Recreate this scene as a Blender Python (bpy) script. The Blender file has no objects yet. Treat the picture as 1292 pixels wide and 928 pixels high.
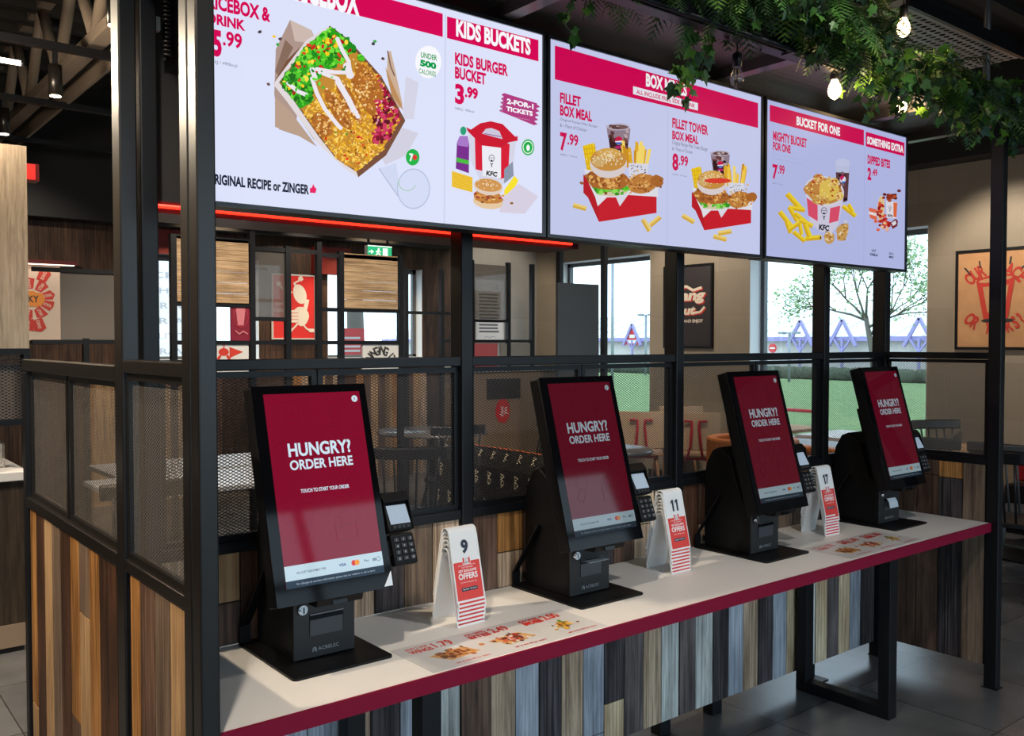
import bpy, bmesh, math, random
from mathutils import Vector, Matrix
random.seed(7)
C = bpy.context.scene.collection
SC = bpy.context.scene
R = math.radians

# ------------------------------------------------------------------ camera, world, lights, exposure
FPX, CX, CY, EYE = 1150.0, 646.0, 464.0, 1.55
YAW, PITCH = R(38.73), R(1.6)
cam = bpy.data.objects.new('camera', bpy.data.cameras.new('camera'))
C.objects.link(cam)
cam.location = (0, 0, EYE)
cam.rotation_euler = (R(90) - PITCH, 0, -YAW)
cam.data.sensor_width = 36.0
cam.data.lens = 36.0 * FPX / 1292.0
cam.data.clip_start = 0.05
SC.camera = cam
SC.view_settings.view_transform = 'Standard'
SC.view_settings.look = 'None'
SC.view_settings.exposure = 0.0
SC.view_settings.gamma = 1.0
SC.view_settings.use_curve_mapping = False

SKY_STRENGTH = 3.1
world = bpy.data.worlds.new('overcast_sky'); SC.world = world
world.use_nodes = True
bg = world.node_tree.nodes['Background']
bg.inputs['Color'].default_value = (0.66, 0.84, 1.0, 1)
bg.inputs['Strength'].default_value = SKY_STRENGTH

def portal(x, y, z, w, h, rot):
    l = bpy.data.lights.new('window_portal', 'AREA'); l.shape = 'RECTANGLE'; l.size = w; l.size_y = h
    l.cycles.is_portal = True
    o = bpy.data.objects.new('window_portal', l); C.objects.link(o); o.location = (x, y, z); o.rotation_euler = rot
    return o
portal(2.6, -2.95, 1.6, 9.6, 2.9, (R(90), 0, 0))             # shop front behind the camera, facing +Y
portal(7.86, 4.88, 1.7, 1.9, 2.0, (R(90), 0, R(90)))           # right wall windows, facing -X
portal(7.86, 7.97, 1.7, 1.6, 2.0, (R(90), 0, R(90)))

def spot(x, y, z, tx, ty, tz, power, col=(1.0, 0.74, 0.48), size=70, blend=.6, rad=.04):
    l = bpy.data.lights.new('unseen_spot', 'SPOT'); l.energy = power; l.color = col
    l.spot_size = R(size); l.spot_blend = blend; l.shadow_soft_size = rad
    o = bpy.data.objects.new('unseen_spot', l); C.objects.link(o); o.location = (x, y, z)
    o.rotation_euler = (Vector((tx, ty, tz)) - Vector((x, y, z))).to_track_quat('-Z', 'Y').to_euler()
    return o
# unseen spots: some follow visible pools of light, others added to brighten the room
WARM, SOFT = (1.0, .80, .58), (1.0, .87, .72)
spot(0.2, 1.0, 3.1, 1.15, 2.0, 0.75, 135, (1.0, .87, .72), size=80)
spot(2.3, 0.6, 3.1, 2.6, 2.0, 0.75, 66, (1.0, .94, .88), size=85)
spot(-0.7, 2.4, 3.1, 0.6, 2.6, 0.4, 310, WARM, size=85)
spot(-0.72, 5.6, 3.15, 0.64, 2.0, 2.45, 270, (1, .84, .62), size=24, rad=.07, blend=1.0)
spot(-0.4, 4.2, 3.1, 0.3, 5.0, 1.0, 60, WARM, size=85)
spot(0.0, 3.9, 3.1, 0.35, 4.3, 0.0, 150, SOFT, size=75)
spot(0.9, 7.6, 3.0, 1.55, 9.2, 1.9, 110, SOFT, size=70)
spot(4.3, 8.3, 2.9, 4.35, 9.2, 2.1, 45, SOFT, size=60)
spot(2.5, 5.0, 3.1, 2.55, 6.5, 1.8, 95, SOFT, size=70)
spot(3.7, 5.0, 3.1, 3.75, 6.5, 1.8, 95, SOFT, size=70)
spot(2.9, 3.9, 3.1, 3.6, 4.9, 0.7, 190, SOFT, size=80)
spot(5.0, 4.9, 3.1, 5.6, 7.2, 0.9, 200, SOFT, size=85)
spot(1.7, 4.2, 3.1, 2.0, 5.6, 0.75, 150, SOFT, size=85)
spot(4.6, 8.0, 3.1, 4.6, 6.9, 0.75, 200, SOFT, size=85)
spot(3.4, 8.6, 3.1, 3.2, 9.15, 0.9, 110, (1, .74, .46), size=85)
spot(5.2, 8.6, 3.1, 5.2, 9.15, 0.9, 110, (1, .74, .46), size=85)
spot(6.7, 3.3, 3.1, 7.8, 3.2, 1.6, 105, SOFT, size=85)
spot(6.5, 6.6, 3.1, 7.8, 6.5, 1.7, 95, SOFT, size=85)
spot(6.0, 4.6, 3.1, 6.3, 5.4, 0.5, 170, SOFT, size=85)
spot(5.6, 2.6, 3.1, 5.9, 2.4, 0.2, 40, SOFT, size=85)
spot(7.0, 8.0, 3.1, 7.1, 9.2, 1.9, 70, SOFT, size=80)

# ------------------------------------------------------------------ helpers
def S(r, g, b):
    f = lambda v: (v / 255.0 / 12.92) if v <= 10.31475 else ((v / 255.0 + 0.055) / 1.055) ** 2.4
    return (f(r), f(g), f(b))

_fw = Vector((math.sin(YAW) * math.cos(PITCH), math.cos(YAW) * math.cos(PITCH), -math.sin(PITCH)))
_rt = Vector((math.cos(YAW), -math.sin(YAW), 0)); _up = _rt.cross(_fw)
def _ray(x, y): return _fw + _rt * ((x - CX) / FPX) - _up * ((y - CY) / FPX)
EYEV = Vector((0, 0, EYE))
def at_y(x, y, Y): r = _ray(x, y); return EYEV + r * (Y / r.y)
def at_x(x, y, X): r = _ray(x, y); return EYEV + r * (X / r.x)
def at_z(x, y, Z): r = _ray(x, y); return EYEV + r * ((Z - EYE) / r.z)

MATS = {}
def mat(name, col, rough=.5, metal=0.0, spec=.5, vary=0.0, vscale=8.0, bump=0.0, bscale=60.0, emit=None, estr=1.0, coat=0.0, alpha=1.0, stretch=(1, 1, 1)):
    if name in MATS: return MATS[name]
    m = bpy.data.materials.new(name); m.use_nodes = True; MATS[name] = m
    nt = m.node_tree; b = nt.nodes['Principled BSDF']
    b.inputs['Base Color'].default_value = (*col, 1); b.inputs['Roughness'].default_value = rough
    b.inputs['Metallic'].default_value = metal; b.inputs['Specular IOR Level'].default_value = spec
    b.inputs['Coat Weight'].default_value = coat; b.inputs['Coat Roughness'].default_value = .03
    b.inputs['Alpha'].default_value = alpha
    if emit:
        b.inputs['Emission Color'].default_value = (*emit, 1); b.inputs['Emission Strength'].default_value = estr
    if vary or bump:
        tc = nt.nodes.new('ShaderNodeTexCoord'); mp = nt.nodes.new('ShaderNodeMapping'); mp.inputs['Scale'].default_value = stretch
        nt.links.new(tc.outputs['Object'], mp.inputs['Vector'])
    if vary:
        n = nt.nodes.new('ShaderNodeTexNoise'); n.inputs['Scale'].default_value = vscale; n.inputs['Detail'].default_value = 5
        nt.links.new(mp.outputs['Vector'], n.inputs['Vector'])
        r = nt.nodes.new('ShaderNodeValToRGB')
        r.color_ramp.elements[0].position = .3; r.color_ramp.elements[1].position = .7
        r.color_ramp.elements[0].color = (*[max(0, c * (1 - vary)) for c in col], 1)
        r.color_ramp.elements[1].color = (*[min(1, c * (1 + vary)) for c in col], 1)
        nt.links.new(n.outputs['Fac'], r.inputs['Fac']); nt.links.new(r.outputs['Color'], b.inputs['Base Color'])
    if bump:
        n2 = nt.nodes.new('ShaderNodeTexNoise'); n2.inputs['Scale'].default_value = bscale
        nt.links.new(mp.outputs['Vector'], n2.inputs['Vector'])
        bp = nt.nodes.new('ShaderNodeBump'); bp.inputs['Strength'].default_value = bump; bp.inputs['Distance'].default_value = .002
        nt.links.new(n2.outputs['Fac'], bp.inputs['Height']); nt.links.new(bp.outputs['Normal'], b.inputs['Normal'])
    return m

def wood(name, dark, light, ribs=0.0, rough=.55, knots=.0, axis='z'):
    """plank material: grain streaks running along one axis"""
    if name in MATS: return MATS[name]
    m = bpy.data.materials.new(name); m.use_nodes = True; MATS[name] = m
    nt = m.node_tree; L = nt.links.new; b = nt.nodes['Principled BSDF']
    tc = nt.nodes.new('ShaderNodeTexCoord'); mp = nt.nodes.new('ShaderNodeMapping')
    mp.inputs['Scale'].default_value = {'z': (1, 1, .035), 'x': (.035, 1, 1), 'y': (1, .035, 1)}[axis]
    L(tc.outputs['Object'], mp.inputs['Vector'])
    n = nt.nodes.new('ShaderNodeTexNoise'); n.inputs['Scale'].default_value = 95; n.inputs['Detail'].default_value = 6; n.inputs['Roughness'].default_value = .65
    L(mp.outputs['Vector'], n.inputs['Vector'])
    n2 = nt.nodes.new('ShaderNodeTexNoise'); n2.inputs['Scale'].default_value = 9; n2.inputs['Detail'].default_value = 4
    mp2 = nt.nodes.new('ShaderNodeMapping'); mp2.inputs['Scale'].default_value = {'z': (1, 1, .3), 'x': (.3, 1, 1), 'y': (1, .3, 1)}[axis]
    L(tc.outputs['Object'], mp2.inputs['Vector']); L(mp2.outputs['Vector'], n2.inputs['Vector'])
    ad = nt.nodes.new('ShaderNodeMath'); ad.operation = 'MULTIPLY_ADD'; ad.inputs[1].default_value = .6
    L(n.outputs['Fac'], ad.inputs[0])
    ml = nt.nodes.new('ShaderNodeMath'); ml.operation = 'MULTIPLY'; ml.inputs[1].default_value = .42
    L(n2.outputs['Fac'], ml.inputs[0]); L(ml.outputs[0], ad.inputs[2])
    r = nt.nodes.new('ShaderNodeValToRGB'); r.color_ramp.elements[0].position = .40; r.color_ramp.elements[1].position = .63
    r.color_ramp.elements[0].color = (*dark, 1); r.color_ramp.elements[1].color = (*light, 1)
    L(ad.outputs[0], r.inputs['Fac'])
    last = r.outputs['Color']
    n3 = nt.nodes.new('ShaderNodeTexNoise'); n3.inputs['Scale'].default_value = 16; n3.inputs['Detail'].default_value = 8; n3.inputs['Roughness'].default_value = .7
    mp4 = nt.nodes.new('ShaderNodeMapping'); mp4.inputs['Scale'].default_value = {'z': (1.6, 1.6, .16), 'x': (.16, 1.6, 1.6), 'y': (1.6, .16, 1.6)}[axis]
    L(tc.outputs['Object'], mp4.inputs['Vector']); L(mp4.outputs['Vector'], n3.inputs['Vector'])
    r3 = nt.nodes.new('ShaderNodeValToRGB'); r3.color_ramp.elements[0].position = .30; r3.color_ramp.elements[1].position = .52
    r3.color_ramp.elements[0].color = (.52, .49, .47, 1); r3.color_ramp.elements[1].color = (1.04, 1.04, 1.04, 1)
    L(n3.outputs['Fac'], r3.inputs['Fac'])
    m3 = nt.nodes.new('ShaderNodeMix'); m3.data_type = 'RGBA'; m3.blend_type = 'MULTIPLY'; m3.inputs['Factor'].default_value = 1
    L(last, m3.inputs['A']); L(r3.outputs['Color'], m3.inputs['B']); last = m3.outputs['Result']
    if ribs:
        w = nt.nodes.new('ShaderNodeTexNoise'); w.inputs['Scale'].default_value = 150; w.inputs['Detail'].default_value = 1
        mp3 = nt.nodes.new('ShaderNodeMapping'); mp3.inputs['Scale'].default_value = {'z': (1, 1, .012), 'x': (.012, 1, 1), 'y': (1, .012, 1)}[axis]
        L(tc.outputs['Object'], mp3.inputs['Vector']); L(mp3.outputs['Vector'], w.inputs['Vector'])
        rr = nt.nodes.new('ShaderNodeValToRGB'); rr.color_ramp.elements[0].position = .42; rr.color_ramp.elements[1].position = .56
        k = 1 - ribs
        rr.color_ramp.elements[0].color = (k, k, k, 1); rr.color_ramp.elements[1].color = (1.12, 1.12, 1.12, 1)
        L(w.outputs['Fac'], rr.inputs['Fac'])
        mx = nt.nodes.new('ShaderNodeMix'); mx.data_type = 'RGBA'; mx.blend_type = 'MULTIPLY'; mx.inputs['Factor'].default_value = 1
        L(last, mx.inputs['A']); L(rr.outputs['Color'], mx.inputs['B']); last = mx.outputs['Result']
    L(last, b.inputs['Base Color'])
    b.inputs['Roughness'].default_value = rough; b.inputs['Specular IOR Level'].default_value = .3
    bp = nt.nodes.new('ShaderNodeBump'); bp.inputs['Strength'].default_value = .25; bp.inputs['Distance'].default_value = .0015
    L(n.outputs['Fac'], bp.inputs['Height']); L(bp.outputs['Normal'], b.inputs['Normal'])
    return m

def pane_mat(name, tint=(1, 1, 1), refl=.08, smoke=0.0, smoke_col=(.2, .2, .2)):
    if name in MATS: return MATS[name]
    m = bpy.data.materials.new(name); m.use_nodes = True; MATS[name] = m
    nt = m.node_tree; nt.nodes.remove(nt.nodes['Principled BSDF']); out = nt.nodes['Material Output']
    t = nt.nodes.new('ShaderNodeBsdfTransparent'); t.inputs['Color'].default_value = (*tint, 1)
    g = nt.nodes.new('ShaderNodeBsdfGlossy'); g.inputs['Roughness'].default_value = .02
    mx = nt.nodes.new('ShaderNodeMixShader'); mx.inputs[0].default_value = refl
    nt.links.new(t.outputs[0], mx.inputs[1]); nt.links.new(g.outputs[0], mx.inputs[2])
    last = mx
    if smoke:
        d = nt.nodes.new('ShaderNodeBsdfDiffuse'); d.inputs['Color'].default_value = (*smoke_col, 1)
        m2 = nt.nodes.new('ShaderNodeMixShader'); m2.inputs[0].default_value = smoke
        nt.links.new(mx.outputs[0], m2.inputs[1]); nt.links.new(d.outputs[0], m2.inputs[2]); last = m2
    nt.links.new(last.outputs[0], out.inputs['Surface'])
    return m

class MB:
    def __init__(self): self.bm = bmesh.new()
    def poly(self, pts, mi=0):
        f = self.bm.faces.new([self.bm.verts.new(p) for p in pts]); f.material_index = mi; return f
    def box(self, x0, x1, y0, y1, z0, z1, mi=0):
        v = [self.bm.verts.new(p) for p in ((x0, y0, z0), (x1, y0, z0), (x1, y1, z0), (x0, y1, z0), (x0, y0, z1), (x1, y0, z1), (x1, y1, z1), (x0, y1, z1))]
        for q in ((0, 3, 2, 1), (4, 5, 6, 7), (0, 1, 5, 4), (1, 2, 6, 5), (2, 3, 7, 6), (3, 0, 4, 7)):
            self.bm.faces.new([v[i] for i in q]).material_index = mi
        return self
    def prism(self, pts, axis, a0, a1, mi=0):
        def P(p, a): return {'x': (a, p[0], p[1]), 'y': (p[0], a, p[1]), 'z': (p[0], p[1], a)}[axis]
        A = [self.bm.verts.new(P(p, a0)) for p in pts]; B = [self.bm.verts.new(P(p, a1)) for p in pts]
        self.bm.faces.new(A).material_index = mi; self.bm.faces.new(B[::-1]).material_index = mi
        n = len(pts)
        for i in range(n): self.bm.faces.new((A[i], B[i], B[(i + 1) % n], A[(i + 1) % n])).material_index = mi
        return self
    def tube(self, pts, r, seg=8, mi=0, caps=True):
        pts = [Vector(p) for p in pts]; n = len(pts)
        rs = r if isinstance(r, (list, tuple)) else [r] * n
        rings = []
        t0 = (pts[1] - pts[0]).normalized()
        u = t0.orthogonal().normalized()
        for i, p in enumerate(pts):
            t = (pts[min(i + 1, n - 1)] - pts[max(i - 1, 0)]).normalized()
            u = (u - t * u.dot(t))
            u = u.normalized() if u.length > 1e-6 else t.orthogonal().normalized()
            w = t.cross(u)
            rings.append([self.bm.verts.new(p + (u * math.cos(a) + w * math.sin(a)) * rs[i]) for a in (2 * math.pi * k / seg for k in range(seg))])
        for a, b in zip(rings, rings[1:]):
            for k in range(seg):
                f = self.bm.faces.new((a[k], a[(k + 1) % seg], b[(k + 1) % seg], b[k])); f.material_index = mi; f.smooth = True
        if caps:
            self.bm.faces.new(rings[0][::-1]).material_index = mi; self.bm.faces.new(rings[-1]).material_index = mi
        return self
    def bar(self, p0, p1, w, h, mi=0):
        """square bar between two points"""
        p0, p1 = Vector(p0), Vector(p1); t = (p1 - p0).normalized()
        u = t.cross(Vector((0, 0, 1)))
        u = u.normalized() if u.length > 1e-4 else Vector((1, 0, 0))
        w2 = u.cross(t)
        def ring(p): return [self.bm.verts.new(p + u * (sx * w / 2) + w2 * (sz * h / 2)) for sx, sz in ((-1, -1), (1, -1), (1, 1), (-1, 1))]
        a, b = ring(p0), ring(p1)
        for k in range(4): self.bm.faces.new((a[k], a[(k + 1) % 4], b[(k + 1) % 4], b[k])).material_index = mi
        self.bm.faces.new(a[::-1]).material_index = mi; self.bm.faces.new(b).material_index = mi
        return self
    def lathe(self, prof, c=(0, 0, 0), seg=20, mi=0, sx=1.0, sy=1.0):
        rings = []
        for r, z in prof:
            r = max(r, 1e-4)
            rings.append([self.bm.verts.new((c[0] + r * sx * math.cos(2 * math.pi * k / seg), c[1] + r * sy * math.sin(2 * math.pi * k / seg), c[2] + z)) for k in range(seg)])
        for a, b in zip(rings, rings[1:]):
            for k in range(seg):
                f = self.bm.faces.new((a[k], a[(k + 1) % seg], b[(k + 1) % seg], b[k])); f.material_index = mi; f.smooth = True
        self.bm.faces.new(rings[0][::-1]).material_index = mi; self.bm.faces.new(rings[-1]).material_index = mi
        return self
    def build(self, name, mats, parent=None, loc=None, bevel=0.0, rot=None, recalc=True):
        if recalc: bmesh.ops.recalc_face_normals(self.bm, faces=self.bm.faces)
        me = bpy.data.meshes.new(name); self.bm.to_mesh(me); self.bm.free()
        for m in (mats if isinstance(mats, (list, tuple)) else [mats]): me.materials.append(m)
        o = bpy.data.objects.new(name, me); C.objects.link(o)
        if parent: o.parent = parent
        if loc is not None: o.location = loc
        if rot is not None: o.rotation_euler = rot
        if bevel:
            bv = o.modifiers.new('bevel', 'BEVEL'); bv.width = bevel; bv.segments = 2; bv.limit_method = 'ANGLE'
        return o

def tag(o, label, cat, group=None, kind=None):
    o['label'] = label; o['category'] = cat
    if group: o['group'] = group
    if kind: o['kind'] = kind
    return o
def thing(name, label, cat, loc=(0, 0, 0), rz=0.0, group=None):
    o = bpy.data.objects.new(name, None); C.objects.link(o); o.location = loc; o.rotation_euler = (0, 0, rz)
    o.empty_display_size = .1
    return tag(o, label, cat, group)
def struct(o):
    o['kind'] = 'structure'; return o
def dup(root, loc=None, rz=None, label=None, group=None, skip=()):
    r = root.copy(); C.objects.link(r)
    if loc is not None: r.location = loc
    if rz is not None: r.rotation_euler = (0, 0, rz)
    if label: r['label'] = label
    if group: r['group'] = group
    for ch in list(root.children):
        if ch.name.split('.')[0] in skip: continue
        c = ch.copy(); C.objects.link(c); c.parent = r
        for g in list(ch.children):
            if g.name.split('.')[0] in skip: continue
            d = g.copy(); C.objects.link(d); d.parent = c
    return r

GLY = {}
def glyphs(s, bold=.02):
    k = (s, bold)
    if k in GLY: return GLY[k]
    cu = bpy.data.curves.new('lettering', 'FONT'); cu.body = s; cu.offset = bold; cu.resolution_u = 3
    cu.dimensions = '2D'; cu.fill_mode = 'FRONT'
    ob = bpy.data.objects.new('lettering', cu); C.objects.link(ob)
    dg = bpy.context.evaluated_depsgraph_get(); dg.update()
    me = bpy.data.meshes.new_from_object(ob.evaluated_get(dg))
    vs = [(v.co.x, v.co.y) for v in me.vertices]; fs = [tuple(p.vertices) for p in me.polygons]
    bpy.data.objects.remove(ob); bpy.data.curves.remove(cu); bpy.data.meshes.remove(me)
    xs = [v[0] for v in vs]; ys = [v[1] for v in vs]
    GLY[k] = (vs, fs, min(xs), max(xs), min(ys), max(ys)); return GLY[k]

class Art:
    """flat print built up in thin layers on one surface: O origin, U right, V up, N out of the surface; uv maps drawing coordinates"""
    def __init__(self, O, U, V, N, uv=lambda p: p, step=2e-5, start=1e-4):
        self.bm = bmesh.new(); self.O, self.U, self.V, self.N = Vector(O), Vector(U), Vector(V), Vector(N)
        self.uv = uv; self.d = start; self.step = step; self.mats = []
    def mi(self, m):
        if m not in self.mats: self.mats.append(m)
        return self.mats.index(m)
    def pos(self, u, v): return self.O + self.U * u + self.V * v + self.N * self.d
    def raw(self, pts, m):
        self.d += self.step
        try: f = self.bm.faces.new([self.bm.verts.new(self.pos(*p)) for p in pts]); f.material_index = self.mi(m)
        except ValueError: pass
    def poly(self, pts, m): self.raw([self.uv(p) for p in pts], m)
    def rect(self, x0, y0, x1, y1, m): self.poly([(x0, y0), (x1, y0), (x1, y1), (x0, y1)], m)
    def ell(self, x, y, rx, ry, m, rot=0.0, n=16, a0=0.0, a1=360.0, wob=0.0):
        c, s = math.cos(R(rot)), math.sin(R(rot)); pts = []
        full = abs(a1 - a0) >= 359.9
        k = n if full else n + 1
        for i in range(k):
            a = R(a0 + (a1 - a0) * i / n); q = 1 + wob * (random.random() - .5)
            dx, dy = rx * math.cos(a) * q, ry * math.sin(a) * q
            pts.append((x + dx * c - dy * s, y + dx * s + dy * c))
        self.poly(pts, m)
    def ring(self, x, y, r, w, m, n=20, a0=0, a1=360, sy=1.0):
        for i in range(n):
            A, B = R(a0 + (a1 - a0) * i / n), R(a0 + (a1 - a0) * (i + 1) / n)
            self.poly([(x + (r - w) * math.cos(A), y + sy * (r - w) * math.sin(A)), (x + r * math.cos(A), y + sy * r * math.sin(A)), (x + r * math.cos(B), y + sy * r * math.sin(B)), (x + (r - w) * math.cos(B), y + sy * (r - w) * math.sin(B))], m)
    def line(self, pts, w, m):
        for (x0, y0), (x1, y1) in zip(pts, pts[1:]):
            L = math.hypot(x1 - x0, y1 - y0) or 1; nx, ny = -(y1 - y0) / L * w / 2, (x1 - x0) / L * w / 2
            self.poly([(x0 + nx, y0 + ny), (x1 + nx, y1 + ny), (x1 - nx, y1 - ny), (x0 - nx, y0 - ny)], m)
    def text(self, s, bl, tr, m, bold=.02, shear=0.0):
        self.d += self.step
        vs, fs, x0, x1, y0, y1 = glyphs(s, bold)
        p, q = self.uv(bl), self.uv(tr)
        sx, sy = (q[0] - p[0]) / (x1 - x0), (q[1] - p[1]) / (y1 - y0)
        vv = [self.bm.verts.new(self.pos(p[0] + (x - x0) * sx + shear * (y - y0) * sy, p[1] + (y - y0) * sy)) for x, y in vs]
        i = self.mi(m)
        for f in fs:
            try: self.bm.faces.new([vv[k] for k in f]).material_index = i
            except ValueError: pass
    def text_at(self, s, cx, cy, h, m, rot=0.0, wide=.62, bold=.02):
        """centred text in surface units, turned by rot degrees"""
        self.d += self.step
        vs, fs, x0, x1, y0, y1 = glyphs(s, bold)
        k = h / .7; c, sn = math.cos(R(rot)), math.sin(R(rot)); i = self.mi(m)
        vv = []
        for x, y in vs:
            a, b = (x - (x0 + x1) / 2) * k * wide, (y - .35) * k
            vv.append(self.bm.verts.new(self.pos(cx + a * c - b * sn, cy + a * sn + b * c)))
        for f in fs:
            try: self.bm.faces.new([vv[q] for q in f]).material_index = i
            except ValueError: pass
    def arc(self, s, cx, cy, r, mid, span, h, m, below=False, wide=.62, bold=.02):
        n = len(s)
        for k, ch in enumerate(s):
            if ch == ' ': continue
            t = (k + .5) / n - .5
            a = mid + (t * span if below else -t * span)
            self.text_at(ch, cx + r * math.cos(R(a)), cy + r * math.sin(R(a)), h, m, rot=a + (90 if below else -90), wide=wide, bold=bold)
    def build(self, name, parent=None, loc=None, rot=None):
        me = bpy.data.meshes.new(name); self.bm.to_mesh(me); self.bm.free()
        for m in self.mats: me.materials.append(m)
        o = bpy.data.objects.new(name, me); C.objects.link(o)
        if parent: o.parent = parent
        if loc is not None: o.location = loc
        if rot is not None: o.rotation_euler = rot
        return o

def expanded(name, parent, m, W, H, O, U, cw=.0158, ch=.0086, w=.00125, t=.0005):
    """expanded-metal mesh: zigzag strands that meet in diamonds"""
    O, U = Vector(O), Vector(U); N = U.cross(Vector((0, 0, 1)))
    vs, fs = [], []
    rows = int(H / (ch / 2)); cols = int(W / (cw / 2)) + 1
    for k in range(rows):
        base = len(vs)
        for i in range(cols + 1):
            x = min(i * cw / 2, W); y = k * ch / 2 + (0 if (i + k) % 2 == 0 else ch / 2)
            p = O + U * x; z = y
            for a, b in ((0, -w), (-t, 0), (0, w), (t, 0)): vs.append((p.x + N.x * a, p.y + N.y * a, p.z + z + b))
        for i in range(cols):
            a, b = base + 4 * i, base + 4 * i + 4
            for q in range(4): fs.append((a + q, b + q, b + (q + 1) % 4, a + (q + 1) % 4))
    me = bpy.data.meshes.new(name); me.from_pydata(vs, [], fs); me.materials.append(m)
    o = bpy.data.objects.new(name, me); C.objects.link(o); o.parent = parent
    return o

# ------------------------------------------------------------------ materials
black = mat('black_powder_coat', (.0062, .0068, .0088), rough=.42, spec=.34)
blackb = mat('black_steel_brown', (.010, .0085, .008), rough=.33, spec=.5)
kblack = mat('kiosk_black', (.0045, .0045, .0052), rough=.45, spec=.24, bump=.05, bscale=900)
glossblack = mat('gloss_black', (.003, .003, .004), rough=.06, spec=.2)
chrome = mat('chrome', (.75, .75, .76), rough=.18, metal=1)
white_lam = mat('white_laminate', (.80, .78, .75), rough=.42, vary=.03, vscale=3)
red_edge = mat('crimson_edge', S(134, 2, 46), rough=.45, spec=.3)
white_paint = mat('white_paint', (.72, .72, .70), rough=.5)
white_card = mat('white_card', (.82, .82, .82), rough=.5)
OAK = wood('oak_panel', S(156, 124, 90), S(216, 186, 148), ribs=.15, axis='x')
W_ = dict(
    tan=wood('plank_tan', S(160, 134, 110), S(218, 190, 162), ribs=.35),
    pale=wood('plank_pale', S(164, 166, 162), S(224, 226, 220), ribs=.2),
    blue=wood('plank_light_grey', S(132, 138, 150), S(188, 194, 204), ribs=.08),
    char=wood('plank_charcoal', S(42, 38, 42), S(96, 88, 90), ribs=.55),
    dark=wood('plank_dark_grey', S(70, 62, 63), S(124, 112, 110), ribs=.12),
    brown=wood('plank_brown', S(70, 52, 44), S(126, 98, 82), ribs=.15),
    walnut=wood('plank_walnut', S(50, 34, 26), S(98, 66, 48), ribs=.15),
    honey=wood('plank_honey', S(126, 84, 40), S(200, 146, 86), ribs=.2),
    grey=wood('plank_grey_brown', S(96, 80, 68), S(140, 120, 102), ribs=.12),
    beige=wood('plank_beige', S(158, 124, 88), S(200, 166, 124), ribs=.15),
    cream=wood('plank_cream', S(182, 152, 116), S(242, 220, 184), ribs=.12, knots=.3),
    ribs=wood('plank_ribbed_brown', S(58, 44, 36), S(120, 92, 72), ribs=.75),
)
WK = list(W_.keys()); WM = [W_[k] for k in WK] + [mat('plank_gap', (.006, .006, .006), rough=.9)]

def brick(name, c1, c2, mortar, w, h, ms, loc=(0, 0, 0), rot=(0, 0, 0), offset=0.0, rough=.4, spec=.5, noise=.0):
    if name in MATS: return MATS[name]
    m = bpy.data.materials.new(name); m.use_nodes = True; MATS[name] = m
    nt = m.node_tree; L = nt.links.new; b = nt.nodes['Principled BSDF']; b.inputs['Roughness'].default_value = rough; b.inputs['Specular IOR Level'].default_value = spec
    tc = nt.nodes.new('ShaderNodeTexCoord'); mp = nt.nodes.new('ShaderNodeMapping'); mp.inputs['Location'].default_value = loc; mp.inputs['Rotation'].default_value = rot
    L(tc.outputs['Object'], mp.inputs['Vector'])
    br = nt.nodes.new('ShaderNodeTexBrick'); br.offset = offset; br.squash = 1
    br.inputs['Scale'].default_value = 1; br.inputs['Brick Width'].default_value = w; br.inputs['Row Height'].default_value = h
    br.inputs['Mortar Size'].default_value = ms; br.inputs['Mortar Smooth'].default_value = .1; br.inputs['Bias'].default_value = 0
    br.inputs['Color1'].default_value = (*c1, 1); br.inputs['Color2'].default_value = (*c2, 1); br.inputs['Mortar'].default_value = (*mortar, 1)
    L(mp.outputs['Vector'], br.inputs['Vector']); last = br.outputs['Color']
    if noise:
        n = nt.nodes.new('ShaderNodeTexNoise'); n.inputs['Scale'].default_value = 3.5; n.inputs['Detail'].default_value = 6
        L(tc.outputs['Object'], n.inputs['Vector'])
        r = nt.nodes.new('ShaderNodeValToRGB'); r.color_ramp.elements[0].color = (1 - noise,) * 3 + (1,); r.color_ramp.elements[1].color = (1 + noise,) * 3 + (1,)
        r.color_ramp.elements[0].position = .3; r.color_ramp.elements[1].position = .7
        L(n.outputs['Fac'], r.inputs['Fac'])
        mx = nt.nodes.new('ShaderNodeMix'); mx.data_type = 'RGBA'; mx.blend_type = 'MULTIPLY'; mx.inputs['Factor'].default_value = 1
        L(last, mx.inputs['A']); L(r.outputs['Color'], mx.inputs['B']); last = mx.outputs['Result']
    L(last, b.inputs['Base Color']); return m

floor_m = brick('slate_floor_tile', (.105, .107, .112), (.135, .136, .14), (.04, .04, .042), .605, .605, .003, loc=(-3.75, -2.193, 0), rough=.24, noise=.25)
tan_wall = brick('tan_plaster_tile', S(150, 138, 120), S(164, 151, 132), S(140, 128, 112), .62, .46, .002, rot=(0, R(90), R(90)), offset=.5, rough=.6, noise=.05)
grey_wall = brick('grey_plaster_tile', S(128, 124, 118), S(138, 134, 128), S(118, 114, 108), .46, .62, .002, rot=(R(90), 0, 0), rough=.6, noise=.05)
slat_wall = wood('dark_slat_wall', S(44, 30, 22), S(86, 62, 46), ribs=.4)
dark_ceiling = mat('dark_ceiling', (.02, .019, .018), rough=.8)
glass = pane_mat('window_glass', (.97, .99, .99), .06)
smoke = pane_mat('smoked_panel', (.62, .60, .58), .04, smoke=.35, smoke_col=(.22, .21, .2))
frame_grey = mat('window_frame_grey', (.10, .11, .12), rough=.4)
reveal_m = mat('white_reveal', (.72, .75, .76), rough=.6)

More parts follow.
